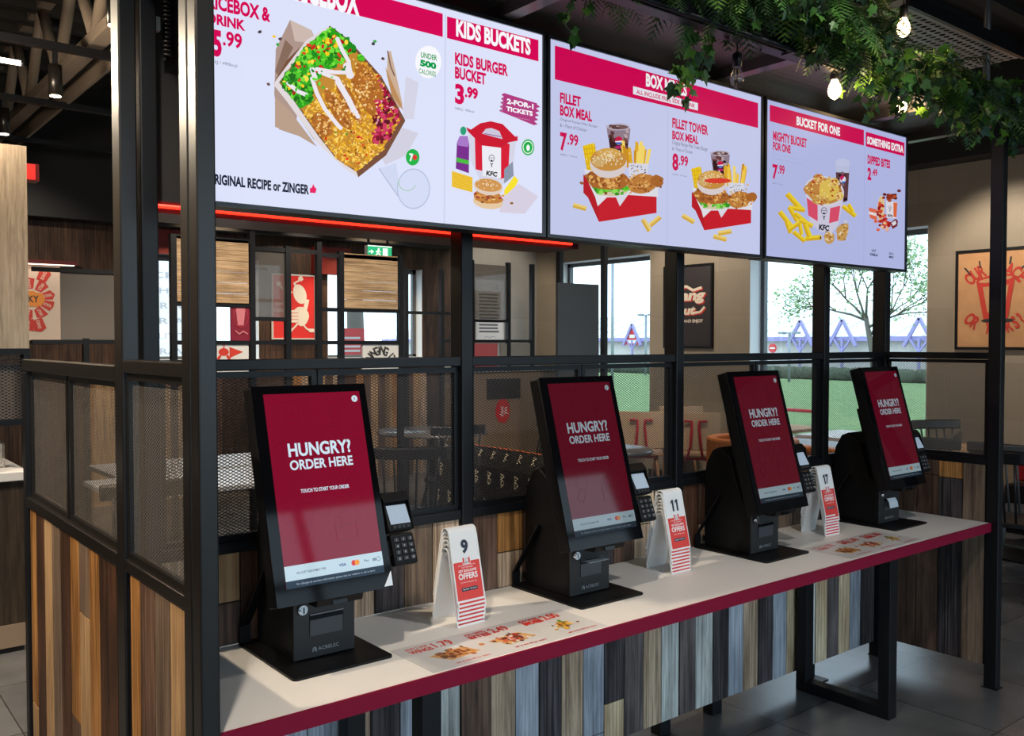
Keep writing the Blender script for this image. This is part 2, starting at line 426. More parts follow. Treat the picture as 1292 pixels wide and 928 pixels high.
# ------------------------------------------------------------------ room shell
struct(MB().box(-3, 7.8, -3, 9.2, -.1, 0).build('floor', floor_m))
struct(MB().box(-3.2, 8.0, -3.2, 9.4, 3.9, 4.0).build('ceiling', dark_ceiling))
SILL, HEAD = .42, 2.57
w = MB()
for y0, y1, z0, z1 in ((-3.2, 3.94, 0, 3.9), (5.81, 7.19, 0, 3.9), (8.8, 9.4, 0, 3.9), (3.94, 5.81, 0, SILL), (3.94, 5.81, HEAD, 3.9), (7.19, 8.8, 0, SILL), (7.19, 8.8, HEAD, 3.9)):
    w.box(7.8, 8.05, y0, y1, z0, z1)
struct(w.build('wall_right', tan_wall))
BW = [(2.75, 3.95), (4.75, 6.0)]; BS, BH = 1.36, 2.42
w = MB()
w.box(-3.2, BW[0][0], 9.2, 9.4, 0, 3.9); w.box(BW[0][1], BW[1][0], 9.2, 9.4, 0, 3.9); w.box(BW[1][1], 6.45, 9.2, 9.4, 0, 3.9)
for a, b in BW: w.box(a, b, 9.2, 9.4, 0, BS); w.box(a, b, 9.2, 9.4, BH, 3.9)
w.box(6.45, 7.8, 9.2, 9.4, 0, 2.75, 1); w.box(6.45, 7.8, 9.2, 9.4, 2.75, 3.9)
struct(w.build('wall_back', [slat_wall, grey_wall]))
struct(MB().box(-3.2, -3, -3.2, 9.4, 0, 3.9).build('wall_left', slat_wall))
w = MB(); w.box(-3, 7.8, -3.2, -3, 0, .12); w.box(-3, 7.8, -3.2, -3, 3.05, 3.9); w.box(-3, -2.2, -3.2, -3, .12, 3.05); w.box(7.4, 7.8, -3.2, -3, .12, 3.05)
struct(w.build('wall_front', mat('dark_wall', (.05, .05, .05), rough=.7)))
struct(MB().box(7.55, 7.8, -3, 9.2, 3.06, 3.9).build('trim_1', mat('black_bulkhead', (.015, .014, .014), rough=.7)))
struct(MB().box(2.6, 3.25, 9.12, 9.2, 2.42, 2.66).box(4.55, 5.0, 9.12, 9.2, 2.3, 2.6).build('trim_2', mat('red_bulkhead', S(112, 22, 14), rough=.5)))
struct(MB().box(7.785, 7.8, -3, 3.94, 0, .1).box(7.785, 7.8, 5.81, 7.19, 0, .1).build('baseboard_right', black))
struct(MB().box(-3, 6.4, 8.95, 9.12, 2.67, 3.9).build('trim_4', mat('black_bulkhead', (.015, .014, .014), rough=.7)))
# windows
def window_x(name, y0, y1, mull=()):
    f = MB()
    for a, b, c, d in ((y0, y0 + .05, SILL, HEAD), (y1 - .05, y1, SILL, HEAD), (y0, y1, SILL, SILL + .05), (y0, y1, HEAD - .05, HEAD)): f.box(7.98, 8.04, a, b, c, d)
    for y in mull: f.box(7.98, 8.04, y - .03, y + .03, SILL, HEAD)
    o = struct(f.build(name, frame_grey))
    MB().box(8.005, 8.011, y0 + .05, y1 - .05, SILL + .05, HEAD - .05).build('pane', glass, o)
    MB().box(7.802, 7.98, y1 - .006, y1 - .001, SILL, HEAD).box(7.802, 7.98, y0 + .001, y0 + .006, SILL, HEAD).box(7.802, 7.98, y0, y1, HEAD - .006, HEAD - .001).box(7.79, 7.98, y0, y1, SILL, SILL + .02).build('reveal', reveal_m, o)
window_x('window_1', 3.94, 5.81)
window_x('window_2', 7.19, 8.8)
def window_y(name, x0, x1):
    f = MB()
    for a, b, c, d in ((x0, x0 + .05, BS, BH), (x1 - .05, x1, BS, BH), (x0, x1, BS, BS + .05), (x0, x1, BH - .05, BH)): f.box(a, b, 9.33, 9.38, c, d)
    o = struct(f.build(name, frame_grey)); MB().box(x0 + .05, x1 - .05, 9.35, 9.356, BS + .05, BH - .05).build('pane', glass, o)
    MB().box(x1 - .006, x1 - .001, 9.202, 9.33, BS, BH).box(x0 + .001, x0 + .006, 9.202, 9.33, BS, BH).box(x0, x1, 9.19, 9.33, BS, BS + .02).build('reveal', reveal_m, o)
window_y('window_3', *BW[0]); window_y('window_4', *BW[1])
f = MB()
for x in (-2.2, -.3, 1.6, 3.5, 5.4, 7.34): f.box(x, x + .06, -3.14, -3.06, .12, 3.05)
f.box(-2.2, 7.4, -3.14, -3.06, .12, .18); f.box(-2.2, 7.4, -3.14, -3.06, 2.3, 2.36); f.box(-2.2, 7.4, -3.14, -3.06, 2.99, 3.05)
o = struct(f.build('window_5', black)); MB().box(-2.2, 7.4, -3.105, -3.099, .18, 2.99).build('pane', glass, o)

# ------------------------------------------------------------------ outdoors
asphalt = mat('asphalt', (.30, .29, .28), rough=.9, vary=.15, vscale=2)
grass_m = mat('lawn_grass', S(126, 156, 98), rough=.9, vary=.25, vscale=6)
struct(MB().box(-60, 90, -60, 100, -.3, -.15).build('ground', asphalt))
tag(MB().box(14.5, 36, -20, 70, -.15, -.11).build('lawn', grass_m), 'green lawn across the road outside the windows', 'lawn', kind='stuff')
hm = mat('hedge_leaves', S(92, 102, 84), rough=.9, vary=.5, vscale=9)
h = MB()
random.seed(3)
for k in range(150):
    y = -10 + k * .5; r = random.uniform(.35, .6)
    h.lathe([(r * .3, -.1), (r, .1), (r * .97, .4), (r * .6, .56), (.02, .6)], (37.1 + random.uniform(-.3, .3), y, -.15), 7)
tag(h.build('hedge', hm), 'low dark green hedge along the far edge of the lawn', 'hedge', kind='stuff')
bw = mat('render_white', (.66, .64, .58), rough=.8); lav = mat('lavender_paint', S(150, 145, 190), rough=.7)
roofm = mat('pale_roof_sheet', (.72, .75, .77), rough=.6)
t = thing('retail_building', 'long white building with pale ribbed roof and lavender gables beyond the lawn', 'building', (48, 20, -.15))
MB().box(0, 8, -50, 60, 0, 2.0).build('wall', bw, t)
r = MB(); r.prism([(-.5, 2.0), (5.0, 3.75), (10, 2.0)], 'y', -50, 60)
for k in range(60): y = -48 + k * 1.8; r.bar((-.5, y, 2.06), (5, y, 3.81), .12, .08)
r.build('roof', roofm, t)
MB().box(-.7, -.5, -50, 60, 1.78, 2.04).build('fascia', lav, t)
for px in (1012, 1065, 1162, 800):
    y = at_x(px, 430, 47.4).y - 20
    g = MB(); hw, zb, zt = .85, 1.5, 3.0
    g.bar((-.8, y - hw, zb), (-.8, y, zt), .17, .17); g.bar((-.8, y + hw, zb), (-.8, y, zt), .17, .17)
    g.bar((-.8, y, .2), (-.8, y, 1.9), .12, .12); g.bar((-.8, y, 1.2), (-.8, y - .6, 2.0), .1, .1); g.bar((-.8, y, 1.2), (-.8, y + .6, 2.0), .1, .1)
    gg = g.build('gable', lav, t)
    if px == 800:
        MB().prism([(y - .75, 1.55), (y + .75, 1.55), (y, 2.75)], 'x', -.78, -.7).build('red_sign', mat('red_sign', S(206, 40, 50), rough=.5), gg)
        a = Art((-.785, y, 0), (0, -1, 0), (0, 0, 1), (-1, 0, 0), step=.002, start=.02)
        a.rect(-.26, 2.02, .26, 2.26, white_paint); a.rect(-.48, 1.64, .48, 1.88, white_paint)
        a.build('lettering', gg)
# tree behind the window
random.seed(11)
tb = at_x(1106, 470, 22); tb.z = -.109
t = thing('young_tree', 'slender leafy tree standing outside the right window', 'tree', tb)
bark = mat('bark', S(98, 92, 84), rough=.9)
br = MB(); tips = []
top = at_x(1092, 398, 22) - tb
br.tube([(0, 0, 0), (top.x * .4, top.y * .4, top.z * .6), (top.x, top.y, top.z)], [.09, .075, .06], 7)
def grow(p, d, L, r, n):
    q = p + d * L; mid = p + d * L * .5 + Vector((0, 0, .04 * L))
    br.tube([p, mid, q], [r, r * .8, r * .6], 5)
    tips.append((mid, L)); tips.append((q, L))
    if n:
        for k in range(3):
            dd = (d + Vector((random.uniform(-.3, .3), random.uniform(-.85, .85), random.uniform(-.35, .6)))).normalized()
            grow(q, dd, L * random.uniform(.6, .85), r * .55, n - 1)
for a in (-1.3, -.8, -.25, .3, .9, 1.4): grow(top * random.uniform(.75, 1), Vector((random.uniform(-.4, .4), math.sin(a), math.cos(a) * .9 + .15)).normalized(), .85, .04, 3)
br.build('trunk', bark, t)
lf = MB()
for p, L in tips:
    for k in range(9):
        c = p + Vector((random.gauss(0, .16), random.gauss(0, .2), random.gauss(0, .16)))
        u = Vector((random.uniform(-1, 1), random.uniform(-1, 1), random.uniform(-1, 1))).normalized(); v = u.orthogonal().normalized()
        s = random.uniform(.04, .075)
        lf.poly([c - u * s, c + v * s * .5, c + u * s, c - v * s * .5], random.randint(0, 1))
lf.build('foliage', [mat('tree_leaf', S(120, 158, 100), rough=.7), mat('tree_leaf_pale', S(160, 182, 130), rough=.7)], t, recalc=False)
p = at_x(975, 439, 30)
t = thing('no_entry_sign', 'round red no entry sign with white bar on a post outside', 'sign', (p.x, p.y, -.109))
hz = p.z + .109
MB().tube([(.03, 0, 0), (.03, 0, hz + .2)], .03).build('post', mat('sign_grey', (.3, .3, .3)), t)
MB().tube([(-.02, 0, hz), (.0, 0, hz)], .18, 20).build('disc', mat('red_sign', S(206, 40, 50)), t)
MB().box(-.03, -.02, -.12, .12, hz - .03, hz + .03).build('white_bar', white_paint, t)
for px, top_, X, nm, lab in ((773, 326, 26, 'lamp_post', 'tall thin lamp post seen in the left part of the far window'), (815, 398, 34, 'lamp_post', 'short twin-headed lamp post right of the red triangular sign'), (996, 421, 33, 'lamp_post', 'short lamp post between the no entry sign and the gable')):
    p = at_x(px, top_, X); t = thing(nm, lab, 'lamp post', (p.x, p.y, -.109))
    MB().tube([(0, 0, 0), (0, 0, p.z + .15)], .06).build('pole', mat('lamp_grey', (.25, .27, .32)), t)
    MB().box(-.15, .15, -.45, -.25, p.z + .1, p.z + .2).box(-.15, .15, .25, .45, p.z + .1, p.z + .2).box(-.04, .04, -.4, .4, p.z + .12, p.z + .17).build('lamp_head', mat('lamp_grey', (.25, .27, .32)), t)
# red barrier rail outside
a, b = at_x(1000, 517, 12.5), at_x(1032, 515, 12.5)
t = thing('barrier_rail', 'red tubular barrier rail on the pavement outside the right window', 'railing', (12.5, (a.y + b.y) / 2, -.15))
L = abs(a.y - b.y) / 2 + .1; zz = a.z + .15
MB().tube([(0, -L, 0), (0, -L, zz), (0, L * 1.6, zz), (0, L * 1.6, 0)], .035, 8).build('rail', mat('barrier_red', S(200, 40, 50)), t)
# outside the back windows: a drive-through board, a banner and a trunk
t = thing('order_board', 'white outdoor menu board seen through the left back window', 'sign', (3.75, 11.6, -.15))
MB().box(-.5, .5, 0, .08, 1.45, 2.75).build('panel', mat('glowing_white', (.8, .8, .8), emit=(.85, .95, 1), estr=.85), t); MB().box(-.4, -.3, .02, .07, 0, 1.45).box(.3, .4, .02, .07, 0, 1.45).build('leg', frame_grey, t)  # glow added to whiten the board where daylight leaves it grey
a = Art((0, 0, 0), (1, 0, 0), (0, 0, 1), (0, -1, 0), step=.0005)
gy = mat('pale_grey_ink', (.62, .63, .66), emit=(.5, .52, .56), estr=.6)  # ink glows too, to stay faint on the glowing board
for i, s_ in enumerate(('CHI', 'CHI B', 'GREV', 'BR A', 'MUT T', 'GRAV')): a.text(s_, (-.2, 2.5 - i * .19), (.25, 2.58 - i * .19), gy)
a.build('lettering', t)
p = at_y(444, 432, 11.4)
t = thing('pavement_banner', 'small red banner sign outside the middle back window', 'sign', (p.x, 11.4, -.15))
MB().box(-.2, .2, 0, .03, p.z - .05, p.z + .35).build('panel', mat('banner_red', S(216, 80, 80)), t); MB().box(-.02, .02, .03, .06, 0, p.z + .2).build('post', frame_grey, t)
a = Art((0, 0, p.z), (1, 0, 0), (0, 0, 1), (0, -1, 0), step=.0005)
for i in range(4): a.rect(-.13, .02 + i * .06, .13, .05 + i * .06, white_paint)
a.build('lettering', t)
p = at_y(446, 430, 14)
tt = thing('street_tree', 'grey tree trunk outside the middle back window', 'tree', (p.x, 14, -.15)); MB().tube([(0, 0, 0), (.05, 0, 1.6), (0, 0, 3.5)], [.17, .15, .13], 10).build('trunk', bark, tt)
f_ = MB()
for k in range(240):
    c = Vector((random.gauss(-.3, .9), random.gauss(0, .4), random.uniform(3.0, 4.4))); u = Vector((random.uniform(-1, 1), random.uniform(-1, 1), random.uniform(-1, 1))).normalized(); v = u.orthogonal().normalized()
    f_.poly([c - u * .09, c + v * .05, c + u * .09, c - v * .05])
f_.build('foliage', mat('tree_leaf', S(120, 158, 100)), tt, recalc=False)

# ------------------------------------------------------------------ booth frame
t = booth = thing('ordering_booth', 'black steel booth frame with wood plank panels and expanded mesh around the ordering counter', 'booth', (2.4, 2.35, 0))
BO = Vector((2.4, 2.35, 0))
def wb(mb, name, mats, parent=None, bevel=0.0, org=None):
    org = BO if org is None else Vector(org)
    bmesh.ops.translate(mb.bm, verts=mb.bm.verts, vec=-org)
    return mb.build(name, mats, parent if parent else booth, bevel=bevel)
TOP = 2.5
def post(x0, x1, y0, y1, z0=0, z1=TOP, m=black):
    o = wb(MB().box(x0, x1, y0, y1, z0, z1), 'post', m, bevel=.004)
    return o
post(.646, .685, 1.852, 1.90, m=blackb); post(.646, .685, 1.80, 1.848, m=blackb)       # front left double post
post(.65, .692, 2.335, 2.40, m=blackb); post(.70, .742, 2.335, 2.40)       # back left double post
post(.65, .70, 3.48, 3.53, 0, 1.45)
for x in (1.69, 2.70, 3.70):      # upright, its lower length set back behind the plank panel
    wb(MB().box(x - .022, x + .022, 2.33, 2.395, .7, TOP).box(x - .03, x + .03, 2.395, 2.45, 0, .74), 'post', black, bevel=.004)
wb(MB().box(2.99, 3.05, 2.395, 2.45, 0, .5), 'panel_leg', black, bevel=.004)
post(4.203, 4.25, 2.33, 2.40); post(4.203, 4.25, 1.79, 1.845)
# feet of the posts on the floor
for x, y in ((1.69, 2.36), (2.70, 2.36), (3.70, 2.36), (4.226, 2.365), (4.226, 1.818)):
    wb(MB().box(x - .03, x + .03, y - .035, y + .035, 0, .005), 'foot_plate', black)
def rail(x0, x1, y0, y1, z0, z1, m=black): return wb(MB().box(x0, x1, y0, y1, z0, z1), 'rail', m, bevel=.003)
xs = [.742, 1.668, 1.712, 2.678, 2.722, 3.678, 3.722, 4.203]
for i in range(0, 8, 2):
    rail(xs[i], xs[i + 1], 2.335, 2.385, 1.475, 1.505); rail(xs[i], xs[i + 1], 2.335, 2.385, .992, 1.022)
rail(.65, .69, 1.90, 2.335, 1.476, 1.508, blackb); rail(.65, .69, 1.90, 2.335, .988, 1.018, blackb)
rail(.65, .70, 2.40, 3.53, 1.452, 1.492, blackb); rail(.65, .70, 2.40, 3.48, .985, 1.02, blackb)
rail(4.205, 4.245, 1.845, 2.33, 1.475, 1.505); rail(4.205, 4.245, 1.845, 2.33, 1.0, 1.03)
meshm = mat('mesh_black', (.02, .02, .023), rough=.4, spec=.6); meshb = mat('mesh_warm_lit', (.17, .155, .14), rough=.42, metal=.3)  # second mesh is a paler copy, reflected warm light put into its colour
def mesh_x(x0, x1, y, z0, z1):
    b = .016
    f = wb(MB().box(x0, x1, y, y + .02, z0, z0 + b).box(x0, x1, y, y + .02, z1 - b, z1).box(x0, x0 + b, y, y + .02, z0 + b, z1 - b).box(x1 - b, x1, y, y + .02, z0 + b, z1 - b), 'mesh_frame', black)
    expanded('mesh_panel', f, meshm, x1 - x0 - 2 * b + .004, z1 - z0 - 2 * b, Vector((x0 + b - .002, y + .01, z0 + b)) - BO, (1, 0, 0))
def mesh_y(x, y0, y1, z0, z1, m=meshm, fm=black):
    b = .016
    f = wb(MB().box(x, x + .02, y0, y1, z0, z0 + b).box(x, x + .02, y0, y1, z1 - b, z1).box(x, x + .02, y0, y0 + b, z0 + b, z1 - b).box(x, x + .02, y1 - b, y1, z0 + b, z1 - b), 'mesh_frame', fm)
    expanded('mesh_panel', f, m, y1 - y0 - 2 * b + .004, z1 - z0 - 2 * b, Vector((x + .01, y0 + b - .002, z0 + b)) - BO, (0, 1, 0))
for a, b in ((.742, 1.178), (1.182, 1.668), (1.712, 2.198), (2.202, 2.678), (2.722, 3.198), (3.202, 3.678), (3.722, 4.203)): mesh_x(a, b, 2.35, 1.022, 1.472)
mesh_y(.66, 1.90, 2.335, 1.018, 1.474, meshb, blackb)
mesh_y(.665, 2.40, 2.94, 1.02, 1.452, meshb, blackb); mesh_y(.665, 2.96, 3.48, 1.02, 1.452, meshb, blackb)
mesh_y(4.215, 1.845, 2.33, 1.03, 1.473, meshb)

def planks(axis, bounds, kinds, face, thick, z0, z1, zoff=0):
    """one panel of upright planks: bounds along the panel, kinds = name or (lower, split height, upper)"""
    m = MB(); g = .0021; n = len(WK)
    def bx(a, b, za, zb, mi, f0, f1):
        if axis == 'x': m.box(a, b, f0, f1, za, zb, mi)
        else: m.box(f0, f1, a, b, za, zb, mi)
    s = 1 if thick > 0 else -1
    for i, k in enumerate(kinds):
        a, b = sorted((bounds[i], bounds[i + 1])); f0, f1 = sorted((face, face + thick))
        if isinstance(k, str): bx(a + g, b - g, z0, z1, WK.index(k), f0, f1)
        else:
            bx(a + g, b - g, z0, k[1] - g, WK.index(k[0]), f0, f1); bx(a + g, b - g, k[1] + g, z1, WK.index(k[2]), f0, f1)
    lo, hi = min(bounds), max(bounds)
    bx(lo, hi, z0 - .001, z1 + .001, n, *sorted((face + thick * .25, face + thick * 1.05)))
    return wb(m, 'plank_panel', WM)
# backsplash above the counter and the long panel under it
random.seed(21)
bs = [.742 + .1029 * i for i in range(10)]; bs[-1] = 1.668
planks('x', bs, [('ribs', .9, 'tan'), ('brown', .86, 'beige'), 'walnut', 'dark', 'brown', 'tan', 'char', 'grey', 'tan'], 2.345, .025, .746, .99)
bs = [1.712 + .1073 * i for i in range(10)]; bs[-1] = 2.678
planks('x', bs, ['brown', ('tan', .86, 'honey'), 'brown', 'tan', 'beige', 'char', 'brown', ('tan', .87, 'cream'), 'grey'], 2.345, .025, .746, .99)
bs = [2.722 + .1062 * i for i in range(10)]; bs[-1] = 3.678
planks('x', bs, ['walnut', ('tan', .83, 'brown'), 'char', 'brown', 'cream', 'beige', 'grey', ('ribs', .85, 'honey'), 'brown'], 2.345, .025, .746, .99)
planks('x', [3.722 + .0962 * i for i in range(6)], ['walnut', 'tan', 'ribs', 'honey', 'tan'], 2.345, .025, .746, .99)
seqA = ['pale', 'char', 'tan', ('blue', .5, 'dark'), 'blue', 'tan', 'char', 'blue', 'pale']
bl = [.742 + .1029 * i for i in range(10)]; bl[-1] = 1.688
planks('x', bl, seqA, 2.372, .02, .073, .7)
bl = [1.692] + [1.813 + .1045 * i for i in range(8)] + [2.646, 2.748]
planks('x', bl, [('brown', .45, 'dark'), 'tan', 'blue', 'char', 'tan', ('blue', .12, 'blue'), ('cream', .22, 'char'), 'dark', 'tan', 'pale'], 2.372, .02, .073, .7)
bl = [2.752, 2.848, 2.957, 3.059, 3.158, 3.26, 3.366, 3.468, 3.575, 3.69]
planks('x', bl, ['dark', 'pale', 'char', 'blue', 'tan', 'char', 'blue', 'cream', ('pale', .5, 'dark')], 2.372, .02, .073, .7)
planks('x', [3.694, 3.79, 3.885, 3.98, 4.075, 4.202], ['cream', 'dark', 'cream', 'blue', 'char'], 2.372, .02, .073, .7)
# end panels
planks('y', [3.45, 3.361, 3.241, 3.133, 3.022, 2.902, 2.799, 2.69, 2.587, 2.42], [('beige', .32, 'honey'), 'walnut', 'beige', 'grey', 'walnut', ('brown', .45, 'honey'), ('beige', .78, 'grey'), 'honey', 'walnut'], .655, .025, .02, .985)
planks('y', [2.305, 2.229, 2.121, 2.016, 1.905], ['honey', ('walnut', .55, 'brown'), 'grey', 'beige'], .655, .025, .02, .985)
planks('y', [2.33, 2.275, 2.165, 2.06, 1.95, 1.85], ['honey', 'brown', ('brown', .93, 'brown'), ('char', .925, 'honey'), 'grey'], 4.206, .025, .1, 1.0)
wb(MB().box(.66, .69, 2.307, 2.334, .02, .985), 'panel_strip', black)

# ------------------------------------------------------------------ canopy over the booth
def perforated(name, col, scale):
    m = bpy.data.materials.new(name); m.use_nodes = True; MATS[name] = m
    nt = m.node_tree; L = nt.links.new; b = nt.nodes['Principled BSDF']; b.inputs['Base Color'].default_value = (*col, 1); b.inputs['Roughness'].default_value = .45
    tc = nt.nodes.new('ShaderNodeTexCoord'); v = nt.nodes.new('ShaderNodeTexVoronoi'); v.inputs['Scale'].default_value = scale; v.inputs['Randomness'].default_value = 0; v.voronoi_dimensions = '2D'
    L(tc.outputs['Object'], v.inputs['Vector'])
    c = nt.nodes.new('ShaderNodeMath'); c.operation = 'GREATER_THAN'; c.inputs[1].default_value = .34
    L(v.outputs['Distance'], c.inputs[0]); L(c.outputs[0], b.inputs['Alpha']); return m
perf = perforated('perforated_steel', (.12, .11, .10), 90)
t = canopy = thing('booth_canopy', 'black beamed canopy with perforated steel ceiling trays above the menu screens', 'canopy', (2.4, 2.0, 2.5))
CO = (2.4, 2.0, 2.5)
wb(MB().box(.62, 4.28, 1.79, 1.84, 2.5, 2.56), 'beam', black, t, .003, CO); wb(MB().box(.62, 4.28, 2.335, 2.39, 2.5, 2.56), 'beam', black, t, .003, CO)
for x in (.667, 1.69, 2.70, 3.70, 4.226):
    wb(MB().box(x - .025, x + .025, 1.84, 2.335, 2.505, 2.555), 'cross_beam', mat('bare_steel_beam', (.09, .085, .08), rough=.35, metal=.5), t, 0, CO)
for a, b in ((.692, 1.665), (1.715, 2.675), (2.725, 3.675), (3.725, 4.2)):
    wb(MB().box(a, b, 1.842, 2.333, 2.545, 2.548), 'perforated_tray', perf, t, 0, CO)

# ------------------------------------------------------------------ counter
t = counter = thing('ordering_counter', 'long white counter with crimson front edge carrying the four kiosks', 'counter', (2.4, 2.1, 0))
KO = (2.4, 2.1, 0)
wb(MB().box(.69, 4.2, 1.826, 2.343, .707, .745), 'worktop', white_lam, t, .001, KO)
wb(MB().box(.69, 4.2, 1.818, 1.826, .705, .7455), 'front_edge', red_edge, t, 0, KO)
for x in (1.275, 3.545):
    m = MB(); q = .03
    m.box(x - q, x + q, 1.915, 1.965, 0, .707); m.box(x - q, x + q, 2.305, 2.355, 0, .707); m.box(x - q, x + q, 1.965, 2.305, 0, .05); m.box(x - q, x + q, 1.965, 2.305, .667, .707)
    wb(m, 'leg_frame', black, t, .003, KO)

# ------------------------------------------------------------------ menu screens
def ink(board, col, k=1.0):
    n = 'screen_%s_%d_%d_%d' % ((board,) + tuple(int(255 * min(1, c)) for c in col))
    if n in MATS: return MATS[n]
    m = bpy.data.materials.new(n); m.use_nodes = True; MATS[n] = m
    b = m.node_tree.nodes['Principled BSDF']
    b.inputs['Base Color'].default_value = (.01, .01, .01, 1); b.inputs['Roughness'].default_value = .4; b.inputs['Specular IOR Level'].default_value = .06
    b.inputs['Emission Color'].default_value = (*col, 1); b.inputs['Emission Strength'].default_value = k
    return m
SY = 2.13
led_red = mat('red_light', (.2, .005, .005), emit=(1, .025, .01), estr=3.2)

def meal(a, I, X, Y):
    """a burger box meal drawn in the layout of the middle screen; X, Y map drawing to picture pixels"""
    def E(x, y, rx, ry, c, **k): a.ell(X(x), Y(y), rx * X.s, ry * X.s, I(*c), **k)
    def Pl(pts, c): a.poly([(X(x), Y(y)) for x, y in pts], I(*c))
    # cup of cola
    Pl([(232, 455), (300, 465), (295, 520), (240, 515)], (60, 22, 26)); Pl([(226, 420), (306, 430), (302, 470), (231, 462)], (150, 130, 145))
    for k in range(14): E(random.uniform(236, 298), random.uniform(432, 500), 8, 6, random.choice([(96, 50, 50), (40, 12, 18), (190, 170, 175), (120, 70, 66)]), rot=random.uniform(0, 90), n=7)
    E(266, 424, 39, 12, (196, 190, 210), n=18); E(266, 425, 33, 8, (120, 90, 92), n=16)
    for k in range(8): E(random.uniform(240, 292), random.uniform(420, 430), 7, 4, random.choice([(190, 170, 170), (96, 60, 60)]), n=6)
    E(267, 470, 13, 14, (240, 240, 250)); E(267, 470, 13, 14, (206, 20, 70), a0=170, a1=360); E(267, 474, 12, 9, (60, 100, 190), a0=10, a1=170)
    E(267, 492, 12, 5, (190, 30, 120))
    # fries in a dotted pot
    for k in range(16):
        x = random.uniform(290, 360); tx = x + (x - 325) * .35; ty = random.uniform(468, 510); c = random.choice([(250, 206, 70), (232, 176, 40), (255, 224, 110), (214, 150, 30)])
        Pl([(x - 5, 560), (x + 6, 560), (tx + 6, ty), (tx - 4, ty - 3)], c)
    Pl([(300, 545), (366, 548), (360, 610), (302, 610)], (226, 226, 240))
    for k in range(26): E(random.uniform(304, 360), random.uniform(552, 600), 2.2, 2.2, (110, 100, 120), n=6)
    # waffle hash brown
    Pl([(146, 488), (182, 478), (196, 520), (188, 580), (160, 570)], (250, 214, 20))
    for k in range(5): Pl([(148 + k * 9, 488 - k * 2), (151 + k * 9, 487 - k * 2), (165 + k * 7, 570), (161 + k * 7, 570)], (224, 176, 10)); Pl([(148 + k * 3, 498 + k * 16), (192, 492 + k * 16), (192, 495 + k * 16), (148 + k * 3, 502 + k * 16)], (224, 176, 10))
    # paper and box
    Pl([(150, 565), (400, 615), (398, 660), (300, 690), (215, 700), (180, 650)], (232, 230, 240))
    # drumstick
    E(345, 615, 48, 34, (196, 128, 56), rot=-8, wob=.12, n=22); E(395, 605, 22, 20, (176, 104, 40), wob=.2)
    for k in range(40): E(random.gauss(345, 26), random.gauss(612, 16), random.uniform(3, 8), random.uniform(2, 5), random.choice([(222, 164, 88), (170, 96, 34), (236, 190, 120), (150, 84, 30)]), rot=random.uniform(0, 180), n=7)
    # burger: heel, lettuce, chicken, crown
    E(235, 640, 62, 16, (224, 206, 176))
    for k in range(46): E(random.uniform(176, 300), random.gauss(632, 9), random.uniform(7, 13), random.uniform(4, 8), random.choice([(84, 190, 40), (120, 220, 60), (50, 150, 24), (150, 230, 90)]), rot=random.uniform(0, 180), n=8, wob=.5)
    E(226, 600, 76, 34, (178, 104, 40), wob=.1, n=26, rot=4)
    for k in range(70): E(random.gauss(226, 36), random.gauss(600, 15), random.uniform(4, 9), random.uniform(3, 6), random.choice([(214, 146, 70), (164, 92, 34), (236, 180, 100), (140, 76, 26)]), rot=random.uniform(0, 180), n=7, wob=.4)
    E(232, 548, 62, 48, (226, 214, 214), n=28); E(232, 534, 60, 38, (206, 146, 62), n=28)
    E(232, 512, 40, 17, (222, 170, 84), n=22); E(200, 540, 22, 18, (216, 176, 110), n=16)
    for k in range(80):
        x, y = random.gauss(232, 28), random.gauss(526, 13); E(x, y, 3.2, 1.8, (246, 232, 196), rot=random.uniform(0, 180), n=6)
    Pl([(148, 582), (196, 660), (200, 742), (163, 660), (148, 645)], (190, 16, 34)); Pl([(196, 660), (260, 660), (300, 652), (393, 658), (393, 712), (200, 742)], (206, 20, 38))
    Pl([(165, 610), (188, 660), (196, 690), (232, 655), (196, 652)], (236, 234, 244)); Pl([(255, 655), (300, 648), (270, 690)], (228, 226, 238))
def fry(a, I, x, y, l, w, rot):
    c, s = math.cos(R(rot)), math.sin(R(rot))
    q = lambda u, v: (x + u * c - v * s, y + u * s + v * c)
    a.poly([q(-l / 2, -w / 2), q(l / 2, -w / 2), q(l / 2, w / 2), q(-l / 2, w / 2)], I(244, 214, 120)); a.poly([q(-l / 2, 0), q(l / 2, 0), q(l / 2, w / 2), q(-l / 2, w / 2)], I(222, 178, 66))
def bust(a, I, x, y, s):
    """small line emblem of a bearded man with glasses and a string tie"""
    k = I(40, 36, 40)
    a.ring(x, y - .55 * s, .42 * s, .07 * s, k, sy=1.2); a.line([(x - .3 * s, y - .6 * s), (x + .3 * s, y - .6 * s)], .07 * s, k)
    a.ell(x, y - .2 * s, .13 * s, .16 * s, k); a.poly([(x - .3 * s, y + .1 * s), (x, y + .2 * s), (x + .3 * s, y + .1 * s), (x + .05 * s, y + .35 * s), (x + .1 * s, y + .8 * s), (x, y + .55 * s), (x - .1 * s, y + .8 * s), (x - .05 * s, y + .35 * s)], k)

